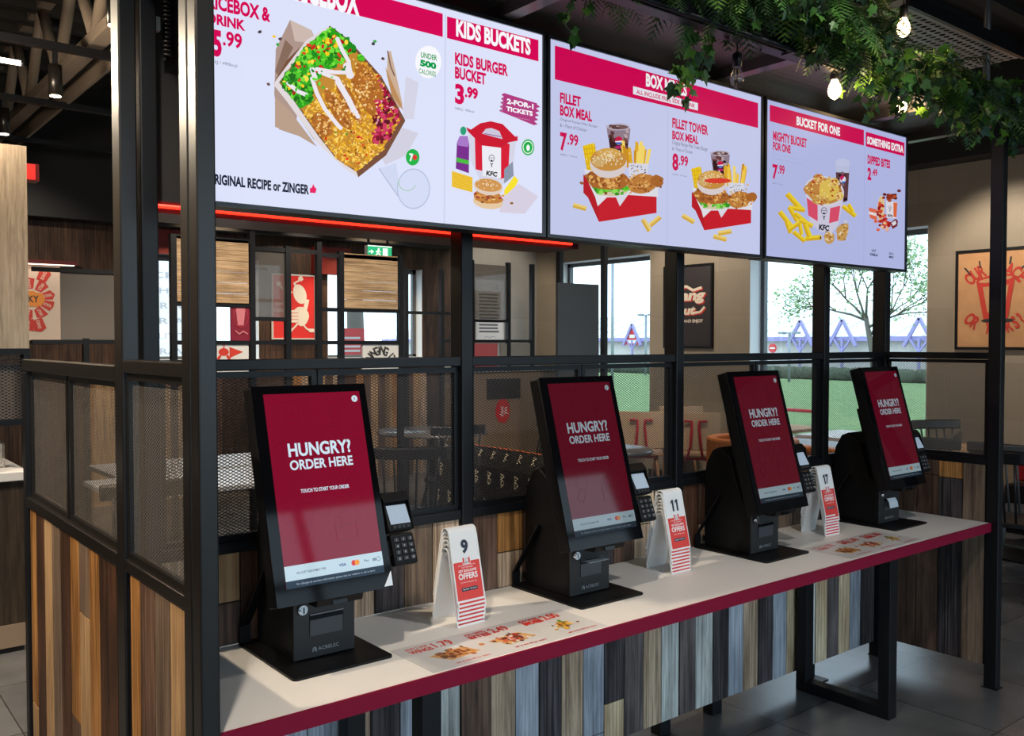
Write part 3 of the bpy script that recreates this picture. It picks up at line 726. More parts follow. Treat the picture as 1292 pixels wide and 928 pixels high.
def board(name_label, xa, xb, za, zb, key, kind):
    """one wall display; xa..xb, za..zb is the lit area"""
    t = thing('menu_screen', name_label, 'menu screen', (xa, SY, za), group='menu screens above the counter')
    W, H = xb - xa, zb - za; b = .011
    MB().box(-b, W + b, .004, .07, -b, H + b).build('housing', black, t, bevel=.002)
    MB().box(-b, W + b, -.006, .004, -b, 0).box(-b, W + b, -.006, .004, H, H + b).box(-b, 0, -.006, .004, 0, H).box(W, W + b, -.006, .004, 0, H).build('bezel', mat('bezel_black', (.015, .016, .02), rough=.3), t)
    MB().box(W * .2, W * .2 + .05, .07, .199, H * .3, H * .8).box(W * .8, W * .8 + .05, .07, .199, H * .3, H * .8).build('wall_bracket', black, t)
    def uv(p): q = at_y(p[0], p[1], SY); return (q.x - xa, q.z - za)
    a = Art((0, 0, 0), (1, 0, 0), (0, 0, 1), (0, -1, 0), uv, start=0.0, step=2.5e-6)
    k = BRIGHT[key]
    I = lambda r, g, b_: ink(key, S(r, g, b_), k)
    kind(a, I, W, H)
    a.build('display', t)
    return t
BRIGHT = {'rice': .98, 'box': .86, 'bucket': .84}
WHITE = {'rice': (222, 228, 252), 'box': (206, 212, 248), 'bucket': (186, 194, 240)}
CR = (214, 0, 84)
def screen_rice(a, I, W, H):
    random.seed(1)
    bgc = I(*WHITE['rice']); a.raw([(0, 0), (W, 0), (W, H), (0, H)], bgc)
    red = I(*CR); wt = I(250, 250, 255); gr = I(120, 124, 140); dk = I(24, 32, 54)
    a.poly([(561.2, 18), (563, 18.6), (561.4, 284.8), (559.6, 284.6)], I(208, 214, 240))
    x0 = .012; q = a.uv((558.6, 17.3)); q2 = a.uv((558.6, 46.6))
    a.raw([(x0, q2[1]), (q[0], q2[1]), (q[0], q[1]), (x0, q[1])], red)
    a.poly([(564, 20.6), (679.4, 50.6), (679.4, 77.5), (564, 48)], red)
    a.text('RICEBOX', (372, 1), (453.7, -14), wt, .045); a.text('KIDS BUCKETS', (575.5, 46), (669.4, 49.3), wt, .045)
    a.text('RICEBOX &', (262, 10), (341, 9.8), red, .042); a.text('DRINK', (261.5, 28.6), (309.5, 25.8), red, .042)
    a.text('5', (268, 70.5), (279.6, 39), red, .05); a.text('.99', (281.2, 57.5), (305.3, 43.2), red, .03)
    a.text('2059kJ / 490kcal', (258, 78.5), (299.3, 81.2), gr, 0)
    a.text('ORIGINAL RECIPE or ZINGER', (262, 231.5), (389.8, 233), dk, .042)
    a.poly([(391, 243), (398, 243.5), (399.5, 238), (397, 236), (395.5, 232), (393, 237), (391, 237)], I(236, 30, 100))
    # crumpled papers and shadows
    a.poly([(348, 62), (366, 25), (393, 38), (402, 60), (380, 100), (372, 170), (352, 163), (346, 118)], I(176, 150, 140))
    a.poly([(366, 25), (393, 38), (398, 55), (372, 52)], I(206, 186, 176)); a.poly([(347, 122), (366, 140), (400, 185), (378, 172), (347, 160)], I(186, 158, 138)); a.poly([(360, 50), (370, 60), (352, 96), (347, 90)], I(136, 108, 92))
    a.poly([(489, 66), (493, 64), (499, 90), (508, 132), (500, 140), (488, 95)], I(206, 176, 150)); a.poly([(486, 84), (506, 130), (509, 140), (494, 120)], I(190, 140, 90))
    a.poly([(512, 96), (528, 104), (522, 150), (508, 150)], I(214, 214, 232)); a.poly([(478, 190), (505, 160), (528, 168), (512, 196), (486, 208)], I(212, 210, 226))
    a.line([(489, 64), (493, 84), (498, 96)], 1.6, I(120, 90, 90))
    # card box
    a.poly([(416.5, 32.5), (440, 50), (481, 96), (511.5, 152), (487, 196), (452, 223.5), (430, 208), (396, 176), (364, 130), (344.5, 106), (362, 76), (386, 52)], I(120, 78, 56))
    a.poly([(344.5, 106), (362, 128), (398, 178), (432, 210), (452, 223.5), (450, 217), (424, 200), (402, 172), (370, 126), (352, 104), (388, 56), (416, 36), (414, 33.5), (386, 51)], I(226, 218, 220))
    box = [(415, 37), (438, 52), (478, 98), (505, 150), (482, 190), (451, 216), (426, 201), (404, 172), (371, 125), (353, 104), (388, 58)]
    a.poly(box, I(196, 138, 50))
    def inside(x, y):
        c = False; j = len(box) - 1
        for i in range(len(box)):
            (xi, yi), (xj, yj) = box[i], box[j]
            if (yi > y) != (yj > y) and x < (xj - xi) * (y - yi) / (yj - yi) + xi: c = not c
            j = i
        return c
    # along the box: s runs down its long axis from the salad corner (upper left) to the rice corner (lower right)
    def zone(x, y): return (x - 380) * .62 + (y - 70) * .78
    def scatter(n, lo, hi, cols, r0, r1, side=None, asp=.6):
        k = 0
        while k < n:
            x, y = random.uniform(345, 510), random.uniform(34, 222)
            z = zone(x, y)
            if lo <= z <= hi and inside(x, y) and (side is None or side(x, y)):
                r = random.uniform(r0, r1); a.ell(x, y, r, r * asp, I(*random.choice(cols)), rot=random.uniform(0, 180), n=7, wob=.5); k += 1
    ricecol = [(236, 176, 40), (250, 200, 70), (206, 140, 24), (255, 220, 110), (226, 160, 30)]
    scatter(1500, 56, 170, ricecol, 1.5, 3.0, asp=.45)
    scatter(46, 70, 170, [(206, 30, 30), (90, 150, 30), (230, 60, 30), (120, 80, 20)], 1.4, 2.6)
    scatter(190, 40, 150, [(130, 8, 40), (176, 14, 60), (90, 4, 30), (210, 60, 100)], 2.2, 4.5, side=lambda x, y: x > 470 and y < 180 and (x - 470) * .9 + 100 < y + 20)
    scatter(18, 55, 130, [(250, 200, 220)], .7, 1.4, side=lambda x, y: x > 474 and y < 176 and (x - 470) * .9 + 100 < y + 20)
    scatter(620, -60, 36, [(40, 160, 20), (80, 200, 40), (20, 110, 14), (120, 226, 60), (30, 140, 30)], 2.6, 5.5, asp=.7)
    scatter(150, 30, 52, [(40, 160, 20), (80, 200, 40), (20, 110, 14)], 2.4, 4.5, side=lambda x, y: x < 392 or x > 452)
    # chicken strips
    for (x0, y0, x1, y1, w) in ((398, 146, 412, 170, 22), (412, 118, 438, 160, 17), (426, 106, 452, 152, 17), (446, 98, 468, 142, 18), (452, 86, 476, 122, 21)):
        L = math.hypot(x1 - x0, y1 - y0); rot = math.degrees(math.atan2(y1 - y0, x1 - x0))
        a.ell((x0 + x1) / 2, (y0 + y1) / 2, L * .62, w * .5, I(176, 104, 34), rot=rot, n=20, wob=.15)
        for k in range(80):
            u, v = random.gauss(0, L * .28), random.gauss(0, w * .24)
            cx_ = (x0 + x1) / 2 + u * math.cos(R(rot)) - v * math.sin(R(rot)); cy_ = (y0 + y1) / 2 + u * math.sin(R(rot)) + v * math.cos(R(rot))
            r = random.uniform(1.1, 2.6); a.ell(cx_, cy_, r, r * .6, I(*random.choice([(222, 156, 70), (150, 84, 24), (240, 190, 110), (196, 122, 44), (250, 216, 150)])), rot=random.uniform(0, 180), n=6, wob=.4)
    scatter(34, -60, 34, [(206, 40, 30), (226, 70, 40), (170, 24, 20)], 2.2, 4.2)
    scatter(24, -60, 36, [(252, 206, 30), (255, 226, 70)], 2.0, 3.4, asp=.75)
    sauce = I(238, 232, 240)
    for pts, w in (([(392, 100), (398, 118), (408, 138), (424, 158), (428, 162)], 5), ([(402, 92), (424, 100), (440, 128), (450, 148)], 5), ([(398, 88), (420, 92), (440, 92), (438, 78), (430, 64), (424, 50)], 5), ([(362, 106), (374, 116), (384, 120)], 5), ([(440, 96), (436, 84)], 9), ([(424, 104), (436, 124), (444, 140)], 6), ([(392, 88), (396, 100)], 6)):
        a.line(pts, w, sauce)
        for p in pts: a.ell(p[0], p[1], w * .56, w * .5, sauce, n=10)
    scatter(40, -60, 50, [(60, 190, 30), (30, 130, 20), (110, 220, 60)], 1.6, 3.2)
    for x, y, c in ((344, 47, (250, 200, 40)), (349, 57, (70, 170, 60)), (471, 53, (70, 170, 80)), (469, 56, (60, 60, 60)), (326, 41, (70, 60, 70)), (337, 107, (110, 80, 80)), (481, 75, (90, 70, 70)), (352, 50, (90, 70, 80))):
        a.ell(x, y, 2.4, 2, I(*c), n=7, wob=.5)
    # badge
    a.ell(538.5, 79, 16.4, 20.5, wt, n=26)
    g = I(0, 156, 72); a.text('UNDER', (529, 73.2), (549.5, 71), g, .02); a.text('500', (528, 84), (548.5, 80.2), g, .06); a.text('CALORIES', (526.5, 93), (548, 91.5), g, .01)
    a.ell(518.7, 198.8, 8.6, 10.4, I(30, 180, 70), n=22); a.text('7', (514.6, 204), (519.6, 194.5), wt, .05); a.ell(521.5, 199, 2.8, 3.4, I(226, 50, 50))
    # tumbler drawn as outlines
    a.poly([(476, 213), (498, 206), (498, 245), (505, 255)], I(210, 218, 244)); a.line([(476, 213), (506, 256)], 1, I(170, 178, 206))
    a.ell(519.7, 238.5, 21, 26, I(214, 222, 248), n=28); a.ring(519.7, 238.5, 21, 1.2, I(184, 194, 222), sy=1.22); a.ring(512, 230, 11.5, 1.2, I(176, 206, 186), a0=20, a1=200)
    # kids bucket
    a.text('KIDS BURGER', (572, 81.8), (638.8, 82.6), red, .042); a.text('BUCKET', (572, 99.6), (611, 93.2), red, .042); a.text('3', (572, 131.2), (583.6, 108), red, .045); a.text('.99', (584.5, 123.5), (601, 112.5), red, .05); a.text('1685kJ / 400kcal', (572, 139.4), (596, 140), gr, 0)
    a.poly([(634, 118), (675.5, 131), (671.5, 158.5), (631, 142)], I(178, 60, 128))
    for k in range(5): a.poly([(634 - k * .7, 118 + k * 5), (630.5 - k * .7, 120 + k * 5), (633.4 - k * .7, 122.6 + k * 5)], I(178, 60, 128)); a.poly([(675 - k * .8, 132 + k * 5.4), (679.5 - k * .8, 135.6 + k * 5.4), (674.4 - k * .8, 137 + k * 5.4)], I(178, 60, 128))
    a.text('2-FOR-1', (637.5, 131.5), (671, 131.8), wt, .045); a.text('TICKETS', (636.5, 140.4), (670, 141.2), wt, .045); a.text('FOR THE WHOLE FAMILY', (637, 146), (667, 152.4), wt, .0)
    a.ell(664, 186.3, 8, 10.2, I(20, 176, 70), n=20); a.ring(664, 186.3, 6.6, .9, wt, sy=1.25); a.ell(664.2, 187, 2.2, 4, wt)
    # squash bottle
    a.poly([(574.5, 180), (578, 172), (588, 172), (590, 182), (589.5, 219), (573, 213)], I(120, 40, 140)); a.poly([(574.5, 180), (578, 172), (588, 172), (590, 182), (588, 186), (576, 184)], I(168, 120, 200)); a.ell(582.5, 165.5, 4, 5.5, I(40, 160, 120), n=12); a.poly([(574, 199), (589.6, 203), (589.6, 208), (574, 204.5)], I(70, 190, 60))
    # bucket
    a.poly([(588.5, 165), (650, 172), (643, 226), (628, 236), (604, 228), (592, 204)], I(214, 214, 232))
    a.poly([(597, 174), (641, 182), (639, 224), (629, 226), (628, 184), (606, 184), (606.5, 216), (598, 214)], I(216, 20, 50)); a.poly([(606, 184), (630, 187), (630, 225), (607, 222)], I(238, 238, 246))
    a.poly([(586, 161), (592, 164), (604, 156), (617, 153.5), (632, 157), (641, 166), (648, 173), (651, 172), (651, 178), (640, 180), (630, 187), (606, 184), (598, 176), (588, 166)], I(204, 14, 44))
    a.poly([(606, 169), (611, 163), (618, 162), (628, 166), (632, 176), (620, 173)], I(206, 200, 220)); a.line([(609, 169), (630, 173)], 1, I(140, 80, 160))
    bust(a, I, 618.2, 205, 9); a.text('KFC', (611, 221.6), (624.8, 217.4), I(30, 26, 30), .05, shear=.2)
    a.poly([(634, 214), (645, 204), (646, 222), (634, 232)], I(140, 150, 170))
    # corn and burger
    a.poly([(568, 216), (594, 224), (594, 243), (568, 236)], I(240, 196, 50))
    for k in range(6): a.line([(569, 219 + k * 3), (594, 226.5 + k * 3)], .5, I(214, 160, 30))
    a.poly([(634, 240), (647, 222), (652, 228), (642, 247), (634, 246)], I(250, 226, 40))
    a.poly([(630, 252), (652, 232), (677, 248), (660, 270), (628, 268)], I(216, 208, 226))
    a.ell(613.5, 255, 19, 9, I(230, 200, 160), rot=8); a.ell(613.5, 249, 19, 8, I(196, 130, 60), rot=10, wob=.2)
    for k in range(24): a.ell(random.gauss(613.5, 9), random.gauss(249.5, 2.6), 2.4, 1.6, I(*random.choice([(226, 160, 80), (170, 60, 50), (240, 200, 130), (150, 90, 40)])), n=6)
    a.ell(614, 236, 18.5, 10.5, I(226, 206, 190), rot=8, n=22); a.ell(614, 234, 17, 8, I(210, 150, 80), rot=8, n=22)
    for k in range(26): a.ell(random.gauss(615, 7), random.gauss(233, 2.6), .9, .6, I(246, 230, 200), n=5)
def smalltext(a, s, bl, tr, m): a.text(s, bl, tr, m, .0)
class MapX:
    def __init__(self, s, o): self.s, self.o = s, o
    def __call__(self, v): return self.o + v * self.s
def screen_box(a, I, W, H):
    random.seed(2)
    a.raw([(0, 0), (W, 0), (W, H), (0, H)], I(*WHITE['box'])); red = I(*CR); wt = I(250, 250, 255); gr = I(110, 112, 130)
    a.poly([(700, 57.3), (956.4, 130), (956.4, 161.4), (700, 100)], red)
    a.text('BOX MEALS', (815, 109), (866.7, 105.8), wt, .045)
    a.poly([(798.8, 108.6), (880.6, 130), (880.6, 139.4), (798.8, 118.6)], I(240, 240, 250)); a.text('ALL INCLUDE FRIES, SIDE & DRINK', (803, 119), (877, 131), red, .02)
    a.poly([(842.5, 140), (843.2, 140.2), (842, 308), (841.3, 308)], I(190, 196, 232))
    a.text('FILLET', (706.6, 129.4), (732.8, 122.2), red, .042); a.text('BOX MEAL', (706.6, 145.4), (747, 140.6), red, .042)
    smalltext(a, 'Original Recipe Fillet Burger', (706.6, 152.6), (754, 158.2), gr); smalltext(a, '& 1 Piece of Chicken', (706.6, 159.6), (740, 162), gr)
    a.text('7', (706.6, 190), (715.4, 168), red, .04); a.text('.99', (716, 182.6), (729.6, 170.6), red, .03); smalltext(a, '4680kJ / 1120kcal', (706.6, 196), (728, 197), gr)
    a.text('FILLET TOWER', (848.2, 161), (893.4, 158.6), red, .042); a.text('BOX MEAL', (848.2, 175.4), (881.4, 171.4), red, .042)
    smalltext(a, 'Original Recipe Fillet Tower Burger', (848.2, 183.4), (893, 185.8), gr); smalltext(a, '& 1 Piece of Chicken', (848.2, 189), (874, 190), gr)
    a.text('8', (848.2, 214.4), (856, 194), red, .04); a.text('.99', (856.6, 208.4), (868.2, 197.4), red, .03); smalltext(a, '5320kJ / 1270kcal', (848.2, 220.6), (867, 221.8), gr)
    meal(a, I, MapX(.3771, 680), MapX(.3771, 0))
    s = .3771 * .81
    meal(a, I, MapX(s, 680 + .3771 * (510) - s * 148), MapX(s, .3771 * 640 - s * 581))
    a.ell(905, 228, 17, 3.4, I(226, 60, 40), n=14)
    for x, y, r_ in ((731, 261, 16), (815, 284, 60), (826, 279, -40), (868, 276, 30), (908, 300, 15), (914, 293, -10)): fry(a, I, x, y, 17, 6, r_)
def screen_bucket(a, I, W, H):
    random.seed(4)
    a.raw([(0, 0), (W, 0), (W, H), (0, H)], I(*WHITE['bucket'])); red = I(*CR); wt = I(250, 250, 255); gr = I(110, 112, 130)
    a.poly([(971.2, 132), (1090, 164), (1090, 183.6), (971.2, 152.7)], red); a.poly([(1092.4, 166), (1141, 180), (1141, 197), (1092.4, 184.4)], red)
    a.text('BUCKET FOR ONE', (1005, 157.8), (1060, 160.8), wt, .045); a.text('SOMETHING EXTRA', (1094, 181.6), (1140, 183.6), wt, .05)
    a.poly([(1090.7, 186), (1091.2, 186), (1090, 334), (1089.5, 334)], I(170, 180, 226))
    a.text('MIGHTY BUCKET', (975.3, 176.8), (1018, 175), red, .042); a.text('FOR ONE', (975.3, 188.9), (997.5, 183.4), red, .042)
    smalltext(a, '2 Pieces of Original Recipe Chicken, 2 Mini Fillets,', (975, 194), (1026, 204.6), gr); smalltext(a, '2 Hot Wings, Regular Fries & a Drink', (975, 199.6), (1013, 207), gr)
    a.text('7', (974.6, 225.6), (981.4, 208), red, .04); a.text('.99', (981.8, 219), (990, 209), red, .03); smalltext(a, '4680kJ / 1119kcal', (974.4, 231.4), (988, 232.4), gr)
    a.text('DIPPED BITES', (1094.6, 206.4), (1123.2, 202), red, .045); a.text('2', (1094.4, 226.6), (1099.4, 212), red, .05); a.text('.49', (1100, 221.4), (1107, 213.4), red, .03)
    P = lambda x, y: (960 + x * .1885, 170 + y * .1885)
    def E(x, y, rx, ry, c, **k): p = P(x, y); a.ell(p[0], p[1], rx * .1885, ry * .1885, I(*c), **k)
    def Pl(pts, c): a.poly([P(*p) for p in pts], I(*c))
    # cup
    Pl([(498, 180), (595, 190), (580, 440), (560, 450), (512, 440)], (96, 60, 66)); Pl([(498, 180), (595, 190), (590, 255), (502, 250)], (196, 202, 232)); E(546, 185, 48, 26, (200, 206, 238), n=20)
    for k in range(16): E(random.uniform(510, 580), random.uniform(250, 430), 14, 10, random.choice([(60, 20, 30), (130, 100, 110), (40, 14, 20)]), n=7)
    E(548, 298, 20, 26, (230, 230, 244)); E(546, 290, 16, 20, (200, 20, 90), a0=120, a1=330); E(552, 312, 14, 12, (50, 110, 200), a0=0, a1=180)
    # bucket
    Pl([(292, 350), (556, 400), (520, 600), (480, 650), (400, 650), (330, 590)], (214, 210, 232)); Pl([(306, 420), (380, 470), (380, 578), (318, 540)], (226, 80, 110)); Pl([(464, 490), (532, 474), (518, 575), (456, 592)], (226, 80, 110))
    E(424, 375, 134, 98, (222, 218, 232), n=30, rot=12); E(424, 375, 122, 86, (196, 140, 60), n=30, rot=12)
    for k in range(150):
        x, y = random.gauss(424, 60), random.gauss(370, 42)
        if ((x - 424) / 125) ** 2 + ((y - 372) / 92) ** 2 < 1: E(x, y, random.uniform(9, 22), random.uniform(6, 14), random.choice([(222, 176, 90), (190, 120, 40), (240, 206, 130), (160, 90, 30), (236, 190, 60), (190, 60, 40)]), rot=random.uniform(0, 180), n=8, wob=.4)
    for (cx_, cy_, rx, ry, c) in ((345, 365, 58, 44, (200, 140, 70)), (455, 370, 66, 74, (230, 196, 90)), (385, 290, 36, 30, (214, 150, 80)), (490, 320, 30, 34, (226, 190, 100)), (525, 410, 28, 30, (220, 190, 110)), (400, 440, 60, 26, (206, 160, 80))):
        E(cx_, cy_, rx, ry, c, wob=.18, n=18)
        for k in range(16): E(random.gauss(cx_, rx * .4), random.gauss(cy_, ry * .4), 9, 6, random.choice([(240, 210, 140), (180, 110, 40), (250, 224, 120), (200, 130, 60), (180, 60, 40)]), rot=random.uniform(0, 180), n=6)
    p = P(422, 535); bust(a, I, p[0], p[1], 9); a.text('KFC', P(386, 636), P(454, 606), I(30, 26, 40), .05, shear=.2)
    # chips
    for x, y, l, w, r_ in ((225, 450, 150, 38, 48), (240, 495, 110, 30, 10), (215, 530, 110, 30, 60), (165, 565, 130, 34, 52), (270, 560, 110, 30, 40), (300, 590, 100, 32, 25), (185, 620, 80, 30, 70), (225, 610, 90, 30, -35), (255, 680, 100, 30, 40), (350, 690, 110, 34, -5), (310, 640, 90, 36, 70), (265, 630, 80, 26, 80), (590, 510, 110, 30, 38), (600, 490, 60, 26, 60)):
        q = P(x, y); fry(a, lambda r, g, b: I(min(255, r), min(255, g), int(b * .4)), q[0], q[1], l * .1885, w * .1885, r_)
    for cx_, cy_, rx, ry in ((455, 690, 34, 40), (545, 650, 40, 62)):
        E(cx_, cy_, rx, ry, (206, 160, 90), wob=.3, n=16, rot=15)
        for k in range(14): E(random.gauss(cx_, rx * .4), random.gauss(cy_, ry * .4), 9, 6, random.choice([(236, 206, 140), (170, 110, 50), (240, 226, 200)]), n=6)
    Pl([(395, 670), (405, 690), (392, 700)], (60, 60, 60))
    # dipped bites
    Pl([(722, 486), (775, 500), (775, 575), (728, 556)], (230, 110, 80)); Pl([(722, 512), (775, 526), (775, 545), (722, 530)], (240, 230, 230)); E(802, 490, 24, 84, (230, 200, 150), n=18, rot=4)
    for k in range(22): E(random.gauss(800, 10), random.gauss(520, 40), 11, 9, random.choice([(190, 40, 30), (220, 80, 50), (150, 24, 24)]), n=7)
    Pl([(836, 440), (912, 452), (905, 560), (842, 556)], (232, 226, 236)); Pl([(886, 452), (912, 455), (906, 552), (886, 548)], (230, 110, 60))
    for k in range(26): E(random.gauss(872, 20), random.gauss(415, 18), 14, 10, random.choice([(150, 50, 30), (190, 80, 40), (110, 34, 24)]), n=7)
    for k in range(30): E(random.gauss(832, 22), random.gauss(600, 18), 13, 10, random.choice([(200, 50, 40), (230, 100, 60), (240, 190, 150), (170, 30, 30)]), n=7)
    Pl([(864, 590), (900, 560), (916, 575), (912, 610), (880, 630)], (120, 40, 50)); Pl([(872, 590), (900, 572), (906, 596), (884, 610)], (230, 226, 236))
    q = P(862, 500); bust(a, I, q[0], q[1], 4.5); a.text('KFC', P(848, 548), P(882, 536), I(30, 26, 40), .05)
    dk = I(50, 54, 84)
    a.text('HOT', P(740, 784), P(770, 768), dk, .02); a.text('CHILLI', P(728, 808), P(780, 796), dk, .05); a.text('GRILL', P(855, 800), P(888, 790), dk, .02); a.text('BBQ', P(856, 826), P(886, 812), dk, .05)
pa = at_y(274, 256, SY); pb = at_y(682, 295.5, SY); pt = at_y(684.5, 43, SY)
board('bright white menu screen headed KIDS BUCKETS, left end of the row', .765, at_y(684, 150, SY).x, 1.884, 2.485, 'rice', screen_rice)
board('menu screen headed BOX MEALS showing two burger box meals, middle of the row', at_y(693, 150, SY).x, at_y(959.5, 200, SY).x, 1.884, 2.481, 'box', screen_box)
board('menu screen headed BUCKET FOR ONE, right end of the row', at_y(966, 230, SY).x, at_y(1142, 250, SY).x, 1.882, 2.478, 'bucket', screen_bucket)

# dark cladding behind the first screen, with a red light tube under it
t = thing('soffit_panel', 'dark cladding panel behind the left menu screen with red light tube beneath', 'panel', (1.5, 2.46, 1.9))
MB().box(-.745, .76, 0, .05, .02, .66).build('cladding', mat('dark_cladding', (.02, .02, .021), rough=.6, bump=.1), t)
MB().box(-.745, .76, -.026, .16, -.013, .018).build('tube_tray', mat('red_tray', (.10, .006, .006), rough=.4), t)
MB().tube([(-.745, -.034, .004), (.72, -.034, .004)], .0055, 10).build('red_light_tube', led_red, t)
t = thing('cable', 'coiled black cable with a pale connector hanging beside the left posts', 'cable', (.80, 2.42, 2.33))
cp = [(.012 * math.cos(k * .9), .012 * math.sin(k * .9), .16 - k * .0016) for k in range(130)]
MB().tube(cp, .0045, 6).build('coil', black, t)
MB().box(-.05, -.025, -.01, .01, .02, .055).build('connector', white_paint, t)

# ------------------------------------------------------------------ kiosks
TILT = R(15.5); SW, SH = .268, .476
kd = .92
def kink(r, g, b, k=1.0): 
    n = 'kiosk_ink_%d_%d_%d' % (r, g, b)
    if n in MATS: return MATS[n]
    m = bpy.data.materials.new(n); m.use_nodes = True; MATS[n] = m
    p = m.node_tree.nodes['Principled BSDF']; p.inputs['Base Color'].default_value = (.006, .006, .006, 1); p.inputs['Roughness'].default_value = .05; p.inputs['Specular IOR Level'].default_value = .30
    p.inputs['Emission Color'].default_value = (*S(r, g, b), 1); p.inputs['Emission Strength'].default_value = k
    return m
def make_kiosk(label):
    t = thing('ordering_kiosk', label, 'kiosk', (0, 0, 0), group='self ordering kiosks on the counter')
    # base plate with rounded corners
    pts = []
    for sx, sy in ((1, 1), (-1, 1), (-1, -1), (1, -1)):
        for k in range(4):
            a0 = {(1, 1): 0, (-1, 1): 90, (-1, -1): 180, (1, -1): 270}[(sx, sy)] + k * 30
            pts.append((sx * .1255 + .012 * math.cos(R(a0)), sy * .161 + .012 * math.sin(R(a0))))
    MB().prism(pts, 'z', 0, .006).build('base_plate', kblack, t)
    prof = [(-.062, .006), (-.062, .168), (-.045, .19), (-.02, .205), (.03, .36), (.085, .40), (.118, .385), (.148, .33), (.156, .28), (.156, .006)]
    MB().prism(prof, 'x', -.088, .083).build('pedestal', kblack, t, bevel=.004)
    # strap brace at the back left
    for s in (-1, 1):
        b = MB(); b.bar((s * .12, .162, .006), (s * .12, .162, .052), .03, .006); b.bar((s * .12, .164, .05), (s * .092, .075, .215), .03, .006); b.build('strap_brace', kblack, t)
    # printer unit
    f = MB(); f.box(-.088, .083, -.068, -.062, .008, .166).build('printer_door', mat('printer_black', (.011, .012, .014), rough=.5), t, bevel=.002)
    pd = [o for o in t.children if o.name.startswith('printer_door')][0]
    MB().box(-.046, .05, -.069, -.067, .064, .12).build('slot_recess', glossblack, pd)
    MB().prism([(-.0692, .064), (-.0692, .066), (-.0645, .112), (-.0692, .104)], 'x', -.044, .048).build('slot_flap', mat('slate_grey', (.05, .055, .065), rough=.45), pd)
    MB().box(-.044, .05, -.071, -.066, .117, .1195).build('tear_bar', mat('tear_bar_steel', (.2, .2, .22), rough=.3, metal=1), pd)
    k = MB(); k.tube([(-.067, -.068, .137), (-.067, -.079, .137)], .0125, 16); k.tube([(-.067, -.079, .137), (-.067, -.083, .137)], .009, 16); k.build('lock', chrome, pd)
    MB().box(-.0685, -.0655, -.0838, -.0825, .130, .144).build('key_slot', glossblack, pd)
    a = Art((0, -.0682, 0), (1, 0, 0), (0, 0, 1), (0, -1, 0))
    g = mat('logo_grey', (.33, .34, .36), rough=.5)
    a.text('ACRELEC', (-.022, .0245), (.037, .0335), g, .0); a.ring(-.0315, .0285, .006, .0013, g, n=12, a0=-50, a1=230); a.line([(-.037, .0225), (-.0315, .035), (-.026, .0225)], .0015, g); a.line([(-.0315, .030), (-.0285, .0225)], .0012, g)
    a.build('logo', pd)
    # screen head
    W2 = SW / 2; hd = MB(); hd.box(-W2 - .029, W2 + .020, .003, .050, -.04, SH + .021)
    head = hd.build('screen_head', kblack, t, loc=(-.0105, -.15, .217), rot=(-TILT, 0, 0), bevel=.004)
    MB().box(-W2 - .0285, W2 + .0195, -.001, .003, -.0395, SH + .0205).build('front_glass', glossblack, head)
    MB().box(-.118, .112, .047, .088, -.02, .33).build('rear_cover', kblack, head, bevel=.004)
    MB().prism([(.05, -.02), (.05, -.045), (.005, -.055), (-.005, -.04), (.01, -.04)], 'x', -.06, .065).build('scanner_bar', kblack, head)
    MB().box(-.02, .02, -.002, .008, -.055, -.045).build('scanner_window', glossblack, head)
    a = Art((-W2, -.0012, 0), (SW, 0, 0), (0, 0, SH), (0, -1, 0), step=1.5e-5)
    a.rect(0, 0, 1, 1, kink(126, 0, 38))
    random.seed(5); sh = kink(117, 2, 37)
    for k in range(16):
        x, y = random.uniform(.1, .9), random.uniform(.2, .95); s = random.uniform(.05, .11); ro = random.uniform(0, 90)
        c, s_ = math.cos(R(ro)), math.sin(R(ro)); pp = [(x + (u * c - v * s_) * s, y + (u * s_ + v * c) * s * .56) for u, v in ((-1, -.7), (1, -.7), (1, .7), (-1, .7), (-1, -.7))]
        a.line(pp, .006, sh)
    w = kink(206, 226, 240)
    a.text('HUNGRY?', (.175, .662), (.825, .735), w, .03); a.text('ORDER HERE', (.175, .592), (.825, .645), w, .028); a.text('TOUCH TO START YOUR ORDER', (.25, .471), (.75, .491), w, .03)
    a.rect(0, .038, 1, .112, kink(190, 214, 226)); a.rect(0, 0, 1, .038, kink(46, 62, 78))
    dk = kink(60, 66, 80)
    a.text('WE ACCEPT THESE PAYMENT TYPES', (.11, .066), (.40, .078), dk, .01); a.text('For allergen & nutrition information please visit our website or ask in store', (.1, .010), (.9, .024), kink(170, 186, 200), .0)
    a.text('VISA', (.535, .068), (.61, .083), kink(40, 60, 140), .03); a.ell(.69, .0755, .026, .0147, kink(214, 40, 40)); a.ell(.725, .0755, .026, .0147, kink(240, 150, 30))
    a.text('Pay', (.80, .068), (.85, .083), dk, .01); a.rect(.89, .068, .93, .083, kink(120, 140, 150)); a.ring(.955, .0755, .022, .004, dk, n=12, sy=.56)
    a.ell(.935, .958, .033, .0186, kink(200, 220, 232), n=20); a.rect(.931, .951, .939, .965, kink(110, 60, 90)); a.text('ORIGINAL RECIPE', (.06, .955), (.36, .968), kink(132, 6, 36), .0)
    a.build('display', head)
    MB().prism([(.128, -.036), (.152, -.036), (.152, .0)], 'y', -.0035, -.0015).build('corner_triangle', mat('triangle_white', (.78, .82, .88), rough=.25), head)  # pale triangle over the lower right bezel, first kiosk only
    # card reader on the right side
    h = MB()
    cr = MB().box(-.036, .036, 0, .026, 0, .084).build('card_reader', kblack, t, loc=(.203, -.135, .222), rot=(-R(20), 0, 0), bevel=.006)
    MB().box(-.06, -.036, .012, .03, .03, .07).box(-.09, -.036, .03, .05, .04, .12).build('reader_arm', kblack, cr)
